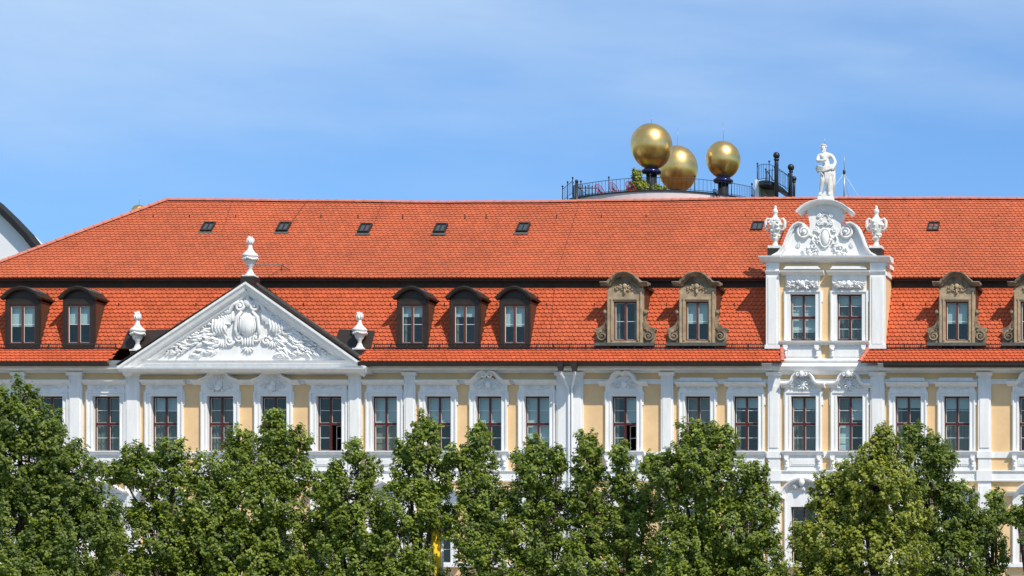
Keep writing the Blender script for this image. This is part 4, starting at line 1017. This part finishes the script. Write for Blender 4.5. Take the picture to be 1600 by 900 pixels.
# ------------------------------------------------------------------ the statue
SY = .08
sx = WX(1291, SY); szb = WZ(311.5, SY)
st = empty('statue', (sx, SY, szb), 'white stone figure with bare torso and draped hips standing on top of the gable', 'statue')
hgt = WZ(226, SY) - szb
g = MB(); g.box(sx - .29, sx + .27, SY - .22, SY + .22, szb - .12, szb + .10)
g.prism([(sx - .28, szb + .1), (sx + .26, szb + .1), (sx + .27, szb + .22), (sx + .24, szb + .95), (sx + .12, szb + .98), (sx + .02, szb + .5), (sx - .12, szb + .22), (sx - .25, szb + .2)], SY - .02, SY + .19)
g.build('base', M['oldwhite'], st)
def skin(name, joints, edges, material, parent, sub=2, root=0):
    me = bpy.data.meshes.new(name); off = parent.location
    me.from_pydata([(p[0] - off.x, p[1] - off.y, p[2] - off.z) for p, _ in joints], edges, [])
    o = bpy.data.objects.new(name, me); COL.objects.link(o); o.parent = parent; me.materials.append(material)
    m = o.modifiers.new('skin', 'SKIN'); m.use_smooth_shade = True
    for i, (_, r) in enumerate(joints):
        me.skin_vertices[0].data[i].radius = r if isinstance(r, tuple) else (r, r)
        me.skin_vertices[0].data[i].use_root = (i == root)
    if sub: s = o.modifiers.new('sub', 'SUBSURF'); s.levels = sub; s.render_levels = sub
    return o
b = szb + .12; k = (hgt - .12) / 1.82
def J(x, y, z, r): return ((sx + x * k, SY - .06 + y * k, b + z * k), (r * k) if not isinstance(r, tuple) else (r[0] * k, r[1] * k))
joints = [J(.03, 0, .98, (.165, .13)), J(.02, 0, 1.12, (.145, .115)), J(-.01, -.01, 1.30, (.185, .13)), J(-.03, 0, 1.44, (.155, .11)), J(-.05, -.01, 1.52, (.068, .068)), J(-.07, -.03, 1.60, (.078, .085)), J(-.08, -.03, 1.70, (.10, .105)), J(-.08, -.01, 1.77, (.07, .075)),
          J(.22, .01, 1.41, .085), J(.33, .02, 1.17, .068), J(.26, -.08, .96, .052), J(.22, -.10, .88, .05),
          J(-.25, 0, 1.41, .085), J(-.27, -.12, 1.20, .068), J(-.08, -.24, 1.19, .054), J(.08, -.23, 1.25, .05),
          J(.12, 0, .90, .125), J(.14, -.02, .52, .088), J(.13, .0, .30, .078), J(.13, .01, .08, .052), J(.15, -.14, .03, .045),
          J(-.08, -.02, .90, .125), J(-.09, -.14, .54, .09), J(-.15, -.05, .30, .078), J(-.19, .0, .08, .052), J(-.21, -.14, .03, .045)]
edges = [(0, 1), (1, 2), (2, 3), (3, 4), (4, 5), (5, 6), (6, 7), (3, 8), (8, 9), (9, 10), (10, 11), (3, 12), (12, 13), (13, 14), (14, 15), (0, 16), (16, 17), (17, 18), (18, 19), (19, 20), (0, 21), (21, 22), (22, 23), (23, 24), (24, 25)]
skin('body', joints, edges, M['oldwhite'], st)
g = MB(); hx, hy, hz_ = joints[6][0]
rnd = random.Random(3)
for i in range(30):
    a = rnd.uniform(0, 6.28); e_ = rnd.uniform(-.5, 1.25); rr = .10 * k
    if math.sin(a) < -.3 and e_ < .7: continue
    g.ell((hx + rr * math.cos(a) * math.cos(e_), hy + rr * math.sin(a) * math.cos(e_), hz_ + .0 + rr * math.sin(e_)), (.045, .045, .036), seg=6, rings=4)
g.build('hair', M['oldwhite'], st)
g = MB(); g.ell((hx - .01, hy - .115 * k, hz_ - .02), (.014, .022, .028)); g.ell((hx - .01, hy - .085 * k, hz_ - .07), (.026, .016, .01))
for sg in (1, -1): g.ell((hx - .01 + sg * .03, hy - .085 * k, hz_ + .012), (.014, .01, .008))
g.build('face', M['oldwhite'], st)
g = MB()
def D(x, y, z): return (sx + x * k, SY - .06 + y * k, b + z * k)
for i in range(6):      # rolled cloth round the hips, sagging to one side
    g.tube([D(-.30, .02, 1.07 - i * .03), D(-.24, -.15, 1.04 - i * .035), D(-.06, -.22, .97 - i * .028), D(.10, -.20, 1.0 - i * .02), D(.24, -.10, 1.07 - i * .02), D(.30, .04, 1.10 - i * .03)], [.03, .04, .036, .04, .04, .03], 7)
for i in range(7):      # folds falling between the legs and behind
    xx = -.02 + i * .04; g.tube([D(xx, -.18 + i * .02, .96), D(xx + .04, -.17 + i * .025, .74), D(xx - .01 + .02 * (i % 2), -.12 + i * .03, .50), D(xx + .01, -.04 + i * .03, .34 - (i % 3) * .06)], [.035, .042, .034, .014], 7)
for i in range(5): g.tube([D(-.28 - .012 * i, -.05 + .02 * i, 1.06), D(-.33 + .01 * i, -.06 + .03 * i, .94), D(-.27, -.02 + .03 * i, .80 + .02 * i)], [.035, .045, .018], 6)
for i in range(5): g.tube([D(.20 + .02 * i, .06, 1.0), D(.20 + .022 * i, .08, .6), D(.19 + .02 * i, .08, .1)], [.035, .04, .035], 6)
g.tube([D(-.16, -.10, .95), D(-.13, -.20, .78), D(-.03, -.22, .66)], [.03, .035, .014], 6)
g.build('drapery', M['oldwhite'], st)
g = MB(); g.tube([(hx + .04, hy + .05, hz_ + .05), (hx + .04, hy + .05, hz_ + .42)], .008, 5); g.build('lightning_rod', M['steel'], st)

# ------------------------------------------------------------------ antenna on the ridge
AY = 5.2; ax = WX(1319, AY); az = P4.z
an = empty('antenna_mast', (ax, AY, az), 'thin grey antenna mast with guy wires behind the roof ridge beside the statue', 'antenna')
g = MB(); g.tube([(ax, AY, az - .2), (ax, AY, WZ(268, AY))], .032, 8); g.tube([(ax, AY, WZ(268, AY)), (ax, AY, WZ(241, AY))], .012, 6); g.build('mast', M['steel'], an)
g = MB(); g.lathe([(.04, 0), (.055, .02), (.055, .14), (.03, .17)], (ax, AY, WZ(272, AY)), 10); g.build('coupling', M['black'], an)
g = MB(); g.tube([(ax + .1, AY - .1, az), (ax + .1, AY - .1, az + .4)], .015, 6); g.build('stub_aerial', M['steel'], an)
for dx, dy in ((-1.0, -.3), (.0, 1.0), (1.0, -.4)):
    g = MB(); g.tube([(ax, AY, WZ(271, AY)), (ax + dx * .7, AY + dy, az + .3 * (1 if dy > 0 else .6))], .006, 4); g.build('guy_wire', M['pipe'], an)

# ------------------------------------------------------------------ building with a curved dark roof edge, far left
WY = 30.0
def wq(px_, py): return WX(px_, WY), WZ(py, WY)
curve = [(-260, 262), (-180, 256), (-120, 262), (-70, 275), (-35, 293), (0, 318), (25, 342), (48, 366), (68, 392), (90, 425), (105, 460)]
wb = empty('white_building', (wq(-60, 0)[0], WY + 5, 0), 'white building with curved black roof edge at the far left behind the tiled roof', 'building')
g = MB(); body = [wq(a, b_ + 9) for a, b_ in curve]; g.prism([(body[0][0], 0)] + body + [(body[-1][0], 0)], WY, WY + 1.2); g.box(wq(-260, 0)[0], wq(-30, 0)[0], WY + 1.21, WY + 12, 0, wq(0, 420)[1]); g.build('wall', M['wgrey'], wb)
g = MB(); g.sweep([wq(a, b_) for a, b_ in curve], [(.35, -.30), (.40, -.27), (.42, -.02), (.3, .02), (-.3, .02), (-.3, -.3)], y=WY); g.build('roof', M['slate'], wb)

# ------------------------------------------------------------------ the pink building with roof terrace and gold balls
TYc = 50.0; TR = 5.1; tcx = WX(1038, TYc)
pk = empty('pink_building', (tcx, TYc, 0), 'pink round topped building with railed roof terrace rising behind the red roof', 'building')
zdeck = WZ(305, TYc - TR)
def par_h(a):         # parapet height by angle; high towards the camera's middle
    x = tcx + TR * math.cos(a); y = TYc - TR * abs(math.sin(a)); px_ = 2286 + (x - CAMX) * F / (y - CAMY)
    return WZ(298.5 + 14 * min(1.3, ((px_ - 1030) / 145) ** 2), y)
g = MB(); N = 72; vs = []
for i in range(N):
    a = 2 * math.pi * i / N; c, s_ = math.cos(a), math.sin(a); h = par_h(a)
    for rr, zz in ((TR, 0), (TR, h), (TR - .3, h), (TR - .3, h - .6)): vs.append((tcx + rr * c, TYc + rr * s_, zz))
g.add(vs, [(i * 4 + j, ((i + 1) % N) * 4 + j, ((i + 1) % N) * 4 + j + 1, i * 4 + j + 1) for i in range(N) for j in range(3)]); g.build('wall', M['pink'], pk)
g = MB(); vs = []
for i in range(N):
    a = 2 * math.pi * i / N; c, s_ = math.cos(a), math.sin(a); h = par_h(a)
    for rr, zz in ((TR + .06, h - .02), (TR + .06, h + .06), (TR - .36, h + .06), (TR - .36, h - .02)): vs.append((tcx + rr * c, TYc + rr * s_, zz))
g.add(vs, [(i * 4 + j, ((i + 1) % N) * 4 + j, ((i + 1) % N) * 4 + (j + 1) % 4, i * 4 + (j + 1) % 4) for i in range(N) for j in range(4)]); g.build('coping', M['black'], pk)
g = MB(); g.lathe([(TR - .3, 0), (TR - .3, .02)], (tcx, TYc, WZ(318, TYc) - .9), 48); g.box(tcx - 16, tcx + 14, TYc + 2, TYc + 26, 0, WZ(322, TYc)); g.build('terrace_floor', M['decking'], pk)
def railing(g, pts, h, posts=6, bar=.010, dz=0.0):
    top = [(p[0], p[1], p[2] + h) for p in pts]
    g.tube(top, .016, 5); g.tube([(p[0], p[1], p[2] + .1) for p in pts], .014, 4)
    for i, p in enumerate(pts):
        if i % posts == 0: g.tube([(p[0], p[1], p[2] - .1), (p[0], p[1], p[2] + h + .12)], .026, 6); g.ell((p[0], p[1], p[2] + h + .16), (.06, .06, .06), seg=6, rings=4)
        else: g.tube([(p[0], p[1], p[2] + .05), (p[0], p[1], p[2] + h)], bar, 4, cap=False)
g = MB(); pts = []
for i in range(0, 131):
    a = 2 * math.pi * i / 130; pts.append((tcx + (TR - .15) * math.cos(a), TYc + (TR - .15) * math.sin(a), par_h(a) + .05))
railing(g, pts, .72, 10); g.build('railing', M['black'], pk)
# lower landing railing at the left end
g = MB(); x0 = WX(879, 47); x1 = WX(900, 47); zl = WZ(314, 47)
railing(g, [(x0 + (x1 - x0) * i / 6, 47 - .1 * i, zl - .1 + .06 * i) for i in range(7)], .75, 3)
for i in range(6): xx = WX(905 + 5 * i, 46.5); g.tube([(xx, 46.5, zl - .2), (xx, 46.5, zl + .75 + .05 * (i % 2))], .03, 5)
g.tube([(WX(903, 46.5), 46.5, zl + .62), (WX(933, 46.5), 46.5, zl + .62)], .025, 5)
g.build('railing', M['black'], pk)
bp_ = MB(); xx = WX(901, 46); bp_.tube([(xx, 46, zl - 3), (xx, 46, WZ(286, 46))], .09, 10); bp_.ell((xx, 46, WZ(283.5, 46)), (.10, .10, .11), seg=12, rings=8); bp_.build('ball_post', M['black'], pk)

def goldball(px_, py, rx, ry, Y, label, neck=True, spike=None, pybase=318):
    x = WX(px_, Y); z = WZ(py, Y); s = (Y - CAMY) / F; rx *= s; ry *= s; zb = WZ(pybase, Y)
    r = empty('golden_ball', (x, Y, zb), label, 'sculpture', 'golden balls above the roof')
    g = MB(); pr = []
    for i in range(33):
        a = -math.pi / 2 + math.pi * i / 32; w = rx * math.cos(a) * (1 - .07 * math.sin(a) * -1) if False else rx * math.cos(a) * (1 + .05 * math.sin(a)); pr.append((max(w, .002), ry * math.sin(a)))
    g.lathe(pr, (x, Y, z), 48); g.build('ball', M['gold'], r)
    g = MB(); pw = .30; g.tube([(x, Y, 0), (x, Y, z - ry * .93)], [pw * 1.05, pw * .98], 16); g.build('column', M['black'], r)
    if neck:
        g = MB(); zc_ = z - ry - .13; g.lathe([(.25, -.15), (.48, -.12), (.56, -.02), (.54, .07), (.42, .14), (.38, .20), (.40, .34), (.25, .36)], (x, Y, zc_), 24); g.build('collar', M['blueglaze'], r)
    if spike:
        g = MB(); g.tube([(x, Y, z + ry - .02), (x, Y, WZ(spike, Y))], .012, 4); g.build('lightning_rod', M['steel'], r)
    return r
goldball(1018, 229, 31.8, 36, 48.0, 'foremost and largest golden ball, on a black column with blue collar', spike=180)
goldball(1059, 264, 30.5, 36.5, 56.0, 'golden ball sitting low behind the largest one, its column hidden', spike=200, neck=False, pybase=330)
goldball(1130, 250, 26.3, 29.5, 49.0, 'smaller golden ball on its own black column near the dark platform', spike=192)
goldball(217.5, 330.5, 11.5, 10.5, 60.0, 'small golden ball just peeping over the left slope of the red roof', spike=305, neck=False, pybase=350)

# lookout platform with ball posts
def lq(u, v, Y): return WX(1160 + u / 4.286, Y), WZ(210 + v / 4.286, Y)
LY = 46.0
x, z = lq(228, 430, LY)
lo = empty('lookout_platform', (x, LY, z), 'dark curved lookout platform with black ball topped posts beside the terrace', 'platform')
g = MB(); a = lq(88, 310, LY); b_ = lq(125, 440, LY); g.prism([(a[0], b_[1] - 2), (b_[0], b_[1] - 2), (b_[0] - .06, a[1]), (a[0] + .02, a[1])], LY - .3, LY + .8); g.build('pier', M['wgrey'], lo)
g = MB(); x0, z0 = lq(122, 345, LY); x1, z1 = lq(215, 435, LY); g.prism([(x0, z0), (x1, z1 - .4), (x1, z1 - 1.5), (x0, z1 - 1.5)], LY + .3, LY + .7); g.prism([(x0, z0 + .02), (x1, z0 - .05), (x1, z1 - 1), (x0, z1 - 1)], LY + .5, LY + .7); g.build('stair_wall', M['concrete'], lo)
g = MB()
path = [(100, 322, 0), (130, 326, -.6), (170, 330, -1.0), (212, 333, -1.1), (250, 345, -.9), (285, 368, -.5), (310, 392, 0), (330, 412, .5)]
deck = [(lq(u, v, LY)[0], LY + d, lq(u, v, LY)[1]) for u, v, d in path]
vs = []
for p in deck: vs += [(p[0], p[1], p[2]), (p[0], p[1], p[2] - .22), (p[0] - .2, p[1] + 1.6, p[2] - .22), (p[0] - .2, p[1] + 1.6, p[2])]
g.add(vs, [(i * 4 + j, i * 4 + 4 + j, i * 4 + 4 + (j + 1) % 4, i * 4 + (j + 1) % 4) for i in range(len(deck) - 1) for j in range(4)] + [(3, 2, 1, 0), tuple(len(vs) - 4 + j for j in range(4))]); g.build('deck', M['black'], lo)
g = MB(); dp = []
for i in range(len(deck) - 1):
    for t in (0, .5): dp.append(tuple(Vector(deck[i]).lerp(Vector(deck[i + 1]), t)))
railing(g, dp[:13], .88, 6, .012); 
bk = [(p[0] + .1, p[1] + 1.5, p[2]) for p in dp[:12]]; railing(g, bk, .85, 5, .012)
g.tube([(lq(158, 250, LY)[0], LY + .3, lq(0, 240, LY)[1]), (lq(205, 300, LY)[0], LY + .1, lq(0, 310, LY)[1])], .03, 5)
g.build('railing', M['black'], lo)
for u, v, r_, d, w in ((228, 141, 22, -1.15, 14), (325, 221, 22, -.2, 11), (346, 297, 17, .9, 9)):
    Yp = LY + d; xx, zz = lq(u, v, Yp); s = (Yp - CAMY) / F / 4.286
    g = MB(); g.tube([(xx - .02, Yp, zz - 3.6), (xx, Yp, zz - .5), (xx, Yp, zz)], [w * s * 1.15, w * s, w * s * .85], 12); g.lathe([(w * s * 1.3, 0), (w * s * 1.3, .08)], (xx, Yp, zz - r_ * s * 1.5), 12); o = g.build('post', M['black'], lo)
    g = MB(); g.ell((xx, Yp, zz), (r_ * s, r_ * s, r_ * s * 1.06), seg=20, rings=14); g.build('ball', M['black'], o)

# wire chairs on the terrace
def wire_chair(px_, py, rad, label, m):
    Y = 46.3; x = WX(px_, Y); z = WZ(py, Y); s = (Y - CAMY) / F; r = rad * s
    e = empty('wire_chair', (x, Y, z - r * 1.4), label, 'chair', 'round wire chairs on the roof terrace')
    g = MB(); tilt = R(38)
    ring = [(x + r * math.cos(a) * math.cos(tilt) - r * .0, Y + r * .5 * math.cos(a), z + r * math.sin(a) * .95 - r * math.cos(a) * math.sin(tilt)) for a in np.linspace(0, 2 * math.pi, 25)]
    g.tube(ring, .022, 5); g.build('rim', m, e)
    g = MB(); cc = (x - .06, Y + .2, z - .05)
    for i in range(0, 24, 1): g.tube([ring[i], cc], .008, 3, cap=False)
    g.build('seat', m, e)
    for dx in (-.2, .2):
        g = MB(); g.tube([(x + dx * .4, Y, z - r * .3), (x + dx, Y + .1, z - r * 1.4)], .015, 5); g.build('leg', M['black'], e)
wire_chair(937, 297, 8.0, 'leftmost red wire chair leaning on the terrace railing', M['redwire'])
wire_chair(959, 294.5, 8.5, 'middle red wire chair leaning on the terrace railing', M['redwire'])
wire_chair(986, 294, 9.0, 'dull red wire chair nearest the large golden ball', M['redwire'])
wire_chair(1119, 302, 5.5, 'small dark wire chair left of the smaller golden ball column', M['black'])

# ------------------------------------------------------------------ trees
def leaves_mesh(name, C, N, size, rs, tone):
    n = len(C)
    nr = N / np.linalg.norm(N, axis=1, keepdims=True)
    t = rs.normal(size=(n, 3)); t[:, 2] -= .6
    t -= nr * np.sum(t * nr, 1, keepdims=True); t /= np.linalg.norm(t, axis=1, keepdims=True) + 1e-9
    b = np.cross(nr, t); L_ = (size * rs.uniform(.7, 1.25, n))[:, None]; Wd = L_ * .42
    fold = nr * L_ * .13
    V = np.empty((n, 6, 3))
    V[:, 0] = C - t * L_ * .5; V[:, 1] = C - t * L_ * .12 - b * Wd + fold; V[:, 2] = C + t * L_ * .22 - b * Wd * .7 + fold * .7
    V[:, 3] = C + t * L_ * .55 - fold * .5; V[:, 4] = C + t * L_ * .22 + b * Wd * .7 + fold * .7; V[:, 5] = C - t * L_ * .12 + b * Wd + fold
    me = bpy.data.meshes.new(name); me.vertices.add(n * 6); me.vertices.foreach_set('co', V.reshape(-1).astype('f4'))
    base = (np.arange(n) * 6)[:, None]
    li = np.concatenate([base + np.array([[0, 3, 2, 1]]), base + np.array([[0, 5, 4, 3]])], 1).reshape(-1)
    me.loops.add(n * 8); me.loops.foreach_set('vertex_index', li.astype('i4')); me.polygons.add(n * 2)
    me.polygons.foreach_set('loop_start', np.arange(0, n * 8, 4, dtype='i4'))
    at = me.attributes.new('tone', 'FLOAT', 'POINT'); at.data.foreach_set('value', np.repeat(tone, 6).astype('f4'))
    me.update(calc_edges=True); me.validate()
    return me
def tree(label, Y, lobes, seed, m='leaf', cat='tree', dens=1.0, trunkx=None, leaf=.088, group='lime trees in front of the building', name='lime_tree'):
    rs = np.random.RandomState(seed); s = (Y - CAMY) / F
    tx = WX(trunkx if trunkx is not None else lobes[-1][0], Y)
    root = empty(name, (tx, Y, 0), label, cat, group)
    Cs = []; Ns = []; Ts = []; cent = []
    zmean = WZ(850, Y)
    trunk = MB(); r0 = .15
    zt = WZ(lobes[0][1], Y); xt = WX(lobes[0][0], Y)
    tp = [(tx, Y, 0), (tx + .05, Y, 2.2), (tx * .6 + xt * .4, Y + .1, 5), (tx * .2 + xt * .8, Y, zt * .78), (xt, Y, zt)]
    trunk.tube(tp, [.2, .16, .12, .06, .015], 9)
    twig = MB()
    for li_, (cx_, cy_, rx_, ry_) in enumerate(lobes):
        c = np.array([WX(cx_, Y), Y + rs.uniform(-.3, .3), WZ(cy_, Y)]); rad = np.array([rx_ * s, max(.35, rx_ * s * .85), ry_ * s])
        # limb to the lobe
        zb_ = max(2.5, c[2] - 1.6 - rs.rand()); f = min(1, zb_ / max(zt, 1)); bx = tx + (xt - tx) * f * .8
        if li_ > 0: twig.tube([(bx, Y, zb_ * .8), ((bx + c[0]) / 2 + rs.uniform(-.1, .1), (Y + c[1]) / 2, (zb_ + c[2]) / 2 - .3), tuple(c + np.array([0, 0, rad[2] * .7]))], [.07, .045, .012], 6)
        p_ = 1.6; a_, b__, c_ = rad; area = 4 * math.pi * (((a_ * b__) ** p_ + (a_ * c_) ** p_ + (b__ * c_) ** p_) / 3) ** (1 / p_)
        k = int(area * 12 * dens) + 8
        d = rs.normal(size=(k, 3)); d /= np.linalg.norm(d, axis=1, keepdims=True)
        rr = rs.uniform(.5, 1.05, k) ** .55; cc = c + d * rad * rr[:, None] + rs.normal(0, .04, (k, 3))
        ctone = np.clip(rs.normal(.45, .24, k), 0, 1)
        nl = rs.randint(24, 52, k)
        # shoots: elongated upward and outward
        ax_ = d * .8 + np.array([0, 0, .9]) + rs.normal(0, .35, (k, 3)); ax_ /= np.linalg.norm(ax_, axis=1, keepdims=True)
        sl_ = rs.uniform(.10, .26, k) * (1 if min(rad) > .5 else .8)
        idx = np.repeat(np.arange(k), nl); m_ = len(idx)
        t = rs.uniform(-1, 1, m_); off = rs.normal(0, .062, (m_, 3)) * (1.15 - .5 * (t[:, None] * .5 + .5))
        P = cc[idx] + ax_[idx] * (t * sl_[idx])[:, None] + off
        Nn = off * 4 + d[idx] * .6 + np.array([.2, -.22, .62]) + rs.normal(0, .30, (m_, 3))
        Cs.append(P); Ns.append(Nn); Ts.append(np.clip(ctone[idx] + rs.normal(0, .18, m_) + .12 * t, 0, 1))
        for j in rs.choice(k, min(k, 14), replace=False): twig.tube([tuple(c + (cc[j] - c) * .1), tuple((c + cc[j]) / 2 + np.array([0, 0, -.05])), tuple(cc[j] + ax_[j] * sl_[j] * .6)], [.02, .012, .004], 4, cap=False)
    C = np.concatenate(Cs); Nn = np.concatenate(Ns); T = np.concatenate(Ts)
    C -= np.array([tx, Y, 0])
    me = leaves_mesh('crown', C, Nn, leaf, rs, T); me.materials.append(M[m])
    o = bpy.data.objects.new('crown', me); COL.objects.link(o); o.parent = root
    trunk.build('trunk', M['bark'], root); twig.build('limbs', M['bark'], root)
    return len(T)
TREES = [
 ('big dark lime tree at the far left, taller than the rest', -29, [(33, 628, 26, 34), (-5, 670, 52, 62), (55, 672, 48, 42), (98, 702, 34, 34), (30, 720, 70, 60), (118, 745, 40, 44), (70, 780, 75, 60), (150, 810, 34, 42), (30, 830, 90, 80), (120, 850, 70, 60), (40, 930, 120, 90), (20, 1010, 130, 90)], 'leafd', 30),
 ('broad low lime tree right of the dark far-left one', -26, [(272, 708, 24, 24), (217, 714, 20, 22), (185, 738, 26, 18), (240, 742, 46, 34), (318, 738, 34, 28), (300, 790, 62, 42), (215, 800, 20, 20), (235, 850, 78, 46), (330, 850, 60, 60), (260, 920, 100, 60), (260, 990, 110, 70)], 'leaf', 262),
 ('lime tree with the pointed top below the two curved hoods', -25, [(430, 662, 13, 22), (428, 690, 24, 26), (468, 692, 17, 24), (372, 688, 19, 24), (400, 728, 54, 38), (455, 740, 32, 36), (410, 790, 68, 48), (440, 850, 60, 50), (380, 870, 70, 60), (410, 950, 95, 80)], 'leaf', 412),
 ('slim lime tree with two tips right of the pediment', -25, [(560, 708, 15, 18), (568, 736, 23, 24), (517, 738, 19, 20), (505, 762, 28, 20), (545, 778, 46, 34), (520, 825, 40, 36), (570, 830, 45, 44), (545, 885, 64, 50), (540, 960, 85, 70)], 'leaf', 545),
 ('narrow tall lime tree left of the yellow flag', -25, [(658, 664, 14, 18), (677, 676, 12, 14), (668, 698, 22, 26), (633, 706, 16, 20), (650, 742, 38, 32), (690, 745, 18, 28), (640, 795, 50, 42), (680, 800, 30, 40), (625, 860, 46, 50), (640, 930, 72, 70)], 'leaf', 648),
 ('slender spire shaped lime tree right of the yellow flag', -25, [(746, 676, 10, 16), (742, 698, 20, 16), (712, 714, 13, 13), (742, 728, 30, 26), (748, 768, 38, 34), (772, 800, 34, 40), (742, 830, 36, 42), (768, 885, 48, 56), (760, 960, 70, 70)], 'leaf', 756),
 ('lime tree just left of the twin white downpipes', -25, [(838, 702, 19, 20), (822, 722, 20, 18), (848, 738, 34, 32), (880, 720, 10, 22), (830, 780, 42, 38), (870, 800, 26, 34), (825, 840, 44, 44), (870, 885, 40, 56), (840, 960, 74, 70)], 'leaf', 846),
 ('lime tree with the single tip right of the twin downpipes', -25, [(921, 692, 12, 15), (928, 704, 14, 11), (918, 728, 26, 26), (925, 770, 36, 34), (905, 800, 26, 26), (930, 830, 40, 40), (925, 890, 50, 54), (930, 960, 62, 70)], 'leaf', 925),
 ('small lime tree below the window with the open sash', -25, [(974, 712, 13, 17), (972, 738, 20, 20), (985, 772, 30, 28), (1010, 790, 28, 26), (985, 825, 32, 36), (1000, 885, 44, 50), (1000, 960, 60, 70)], 'leaf', 995),
 ('wide many topped lime tree left of the central gable', -26, [(1082, 680, 20, 22), (1112, 682, 16, 20), (1140, 686, 11, 20), (1022, 724, 20, 14), (1100, 712, 52, 30), (1052, 745, 40, 32), (1130, 750, 52, 44), (1185, 742, 14, 18), (1185, 790, 32, 36), (1090, 800, 62, 46), (1155, 830, 60, 50), (1080, 860, 56, 50), (1180, 880, 50, 54), (1110, 930, 100, 70), (1110, 1000, 110, 70)], 'leaf', 1112),
 ('yellowish flowering lime tree below the right of the central gable', -29, [(1383, 688, 17, 22), (1362, 716, 24, 22), (1398, 716, 24, 28), (1332, 736, 20, 18), (1378, 758, 56, 36), (1296, 772, 34, 32), (1330, 800, 50, 40), (1400, 810, 50, 50), (1290, 850, 54, 46), (1370, 870, 78, 60), (1290, 930, 70, 60), (1350, 990, 110, 80)], 'leafy', 1345, 1.25),
 ('dark green lime tree behind the yellowish flowering one', -25, [(1426, 684, 15, 22), (1455, 700, 24, 24), (1472, 728, 26, 26), (1452, 752, 34, 40), (1500, 782, 32, 26), (1478, 815, 48, 44), (1525, 830, 26, 32), (1490, 880, 56, 54), (1480, 960, 80, 80)], 'leafd', 1480),
 ('small lime tree near the right edge below the last pilaster', -24, [(1552, 778, 11, 13), (1556, 802, 22, 16), (1538, 830, 26, 22), (1548, 868, 30, 30), (1545, 930, 34, 50), (1545, 990, 40, 50)], 'leaf', 1545),
 ('lime tree cut by the right edge with one reaching branch', -25, [(1588, 806, 17, 13), (1618, 795, 26, 28), (1640, 840, 44, 50), (1660, 920, 60, 70), (1660, 1000, 70, 80)], 'leaf', 1660),
]
tot = 0
for i, T_ in enumerate(TREES): tot += tree(T_[0], T_[1], T_[2], 40 + i, T_[3], trunkx=T_[4], dens=(T_[5] if len(T_) > 5 else 1.0))
# young tree in the terrace garden
tot += tree('small light green tree growing on the roof terrace beside the golden balls', 47.2, [(994, 275, 3, 9), (996, 288, 9, 10), (1006, 294, 8, 6), (1030, 298, 8, 5), (990, 300, 10, 9)], 99, 'leafy', dens=2.2, trunkx=998, leaf=.12, group=None, name='small_tree')
print('leaves', tot)

# ------------------------------------------------------------------ flags between the trees
def flag(px_, pole_px, pyt, Y, m, label, w, pole=True):
    x = WX(pole_px, Y); zt = WZ(pyt - 12, Y)
    e = empty('flagpole', (x, Y, 0), label, 'flagpole')
    g = MB(); g.tube([(x, Y, 0), (x, Y, zt)], [.06, .035], 10); g.ell((x, Y, zt + .05), (.06, .06, .06)); g.build('pole', M['pipe'], e)
    g = MB(); xa = WX(px_, Y); vs = []; n, mm = 10, 26; H = 3.4
    for j in range(mm + 1):
        for i in range(n + 1):
            u = i / n; v = j / mm; vs.append((x + (-.05 - w * u) * (1 - .15 * math.sin(v * 3)), Y - .05 + .13 * math.sin(u * 7 + v * 3) * (.3 + v), zt - .3 - H * v - .12 * u * math.sin(v * 5)))
    g.add(vs, [(j * (n + 1) + i, j * (n + 1) + i + 1, (j + 1) * (n + 1) + i + 1, (j + 1) * (n + 1) + i) for j in range(mm) for i in range(n)], True); g.build('flag', m, e)
flag(673, 691, 824, -24.8, M['yflag'], 'white flagpole with a hanging yellow flag between two trees', .30)
flag(482, 497, 812, -23.5, M['bflag'], 'white flagpole with a hanging blue flag deep among the trees', .30)
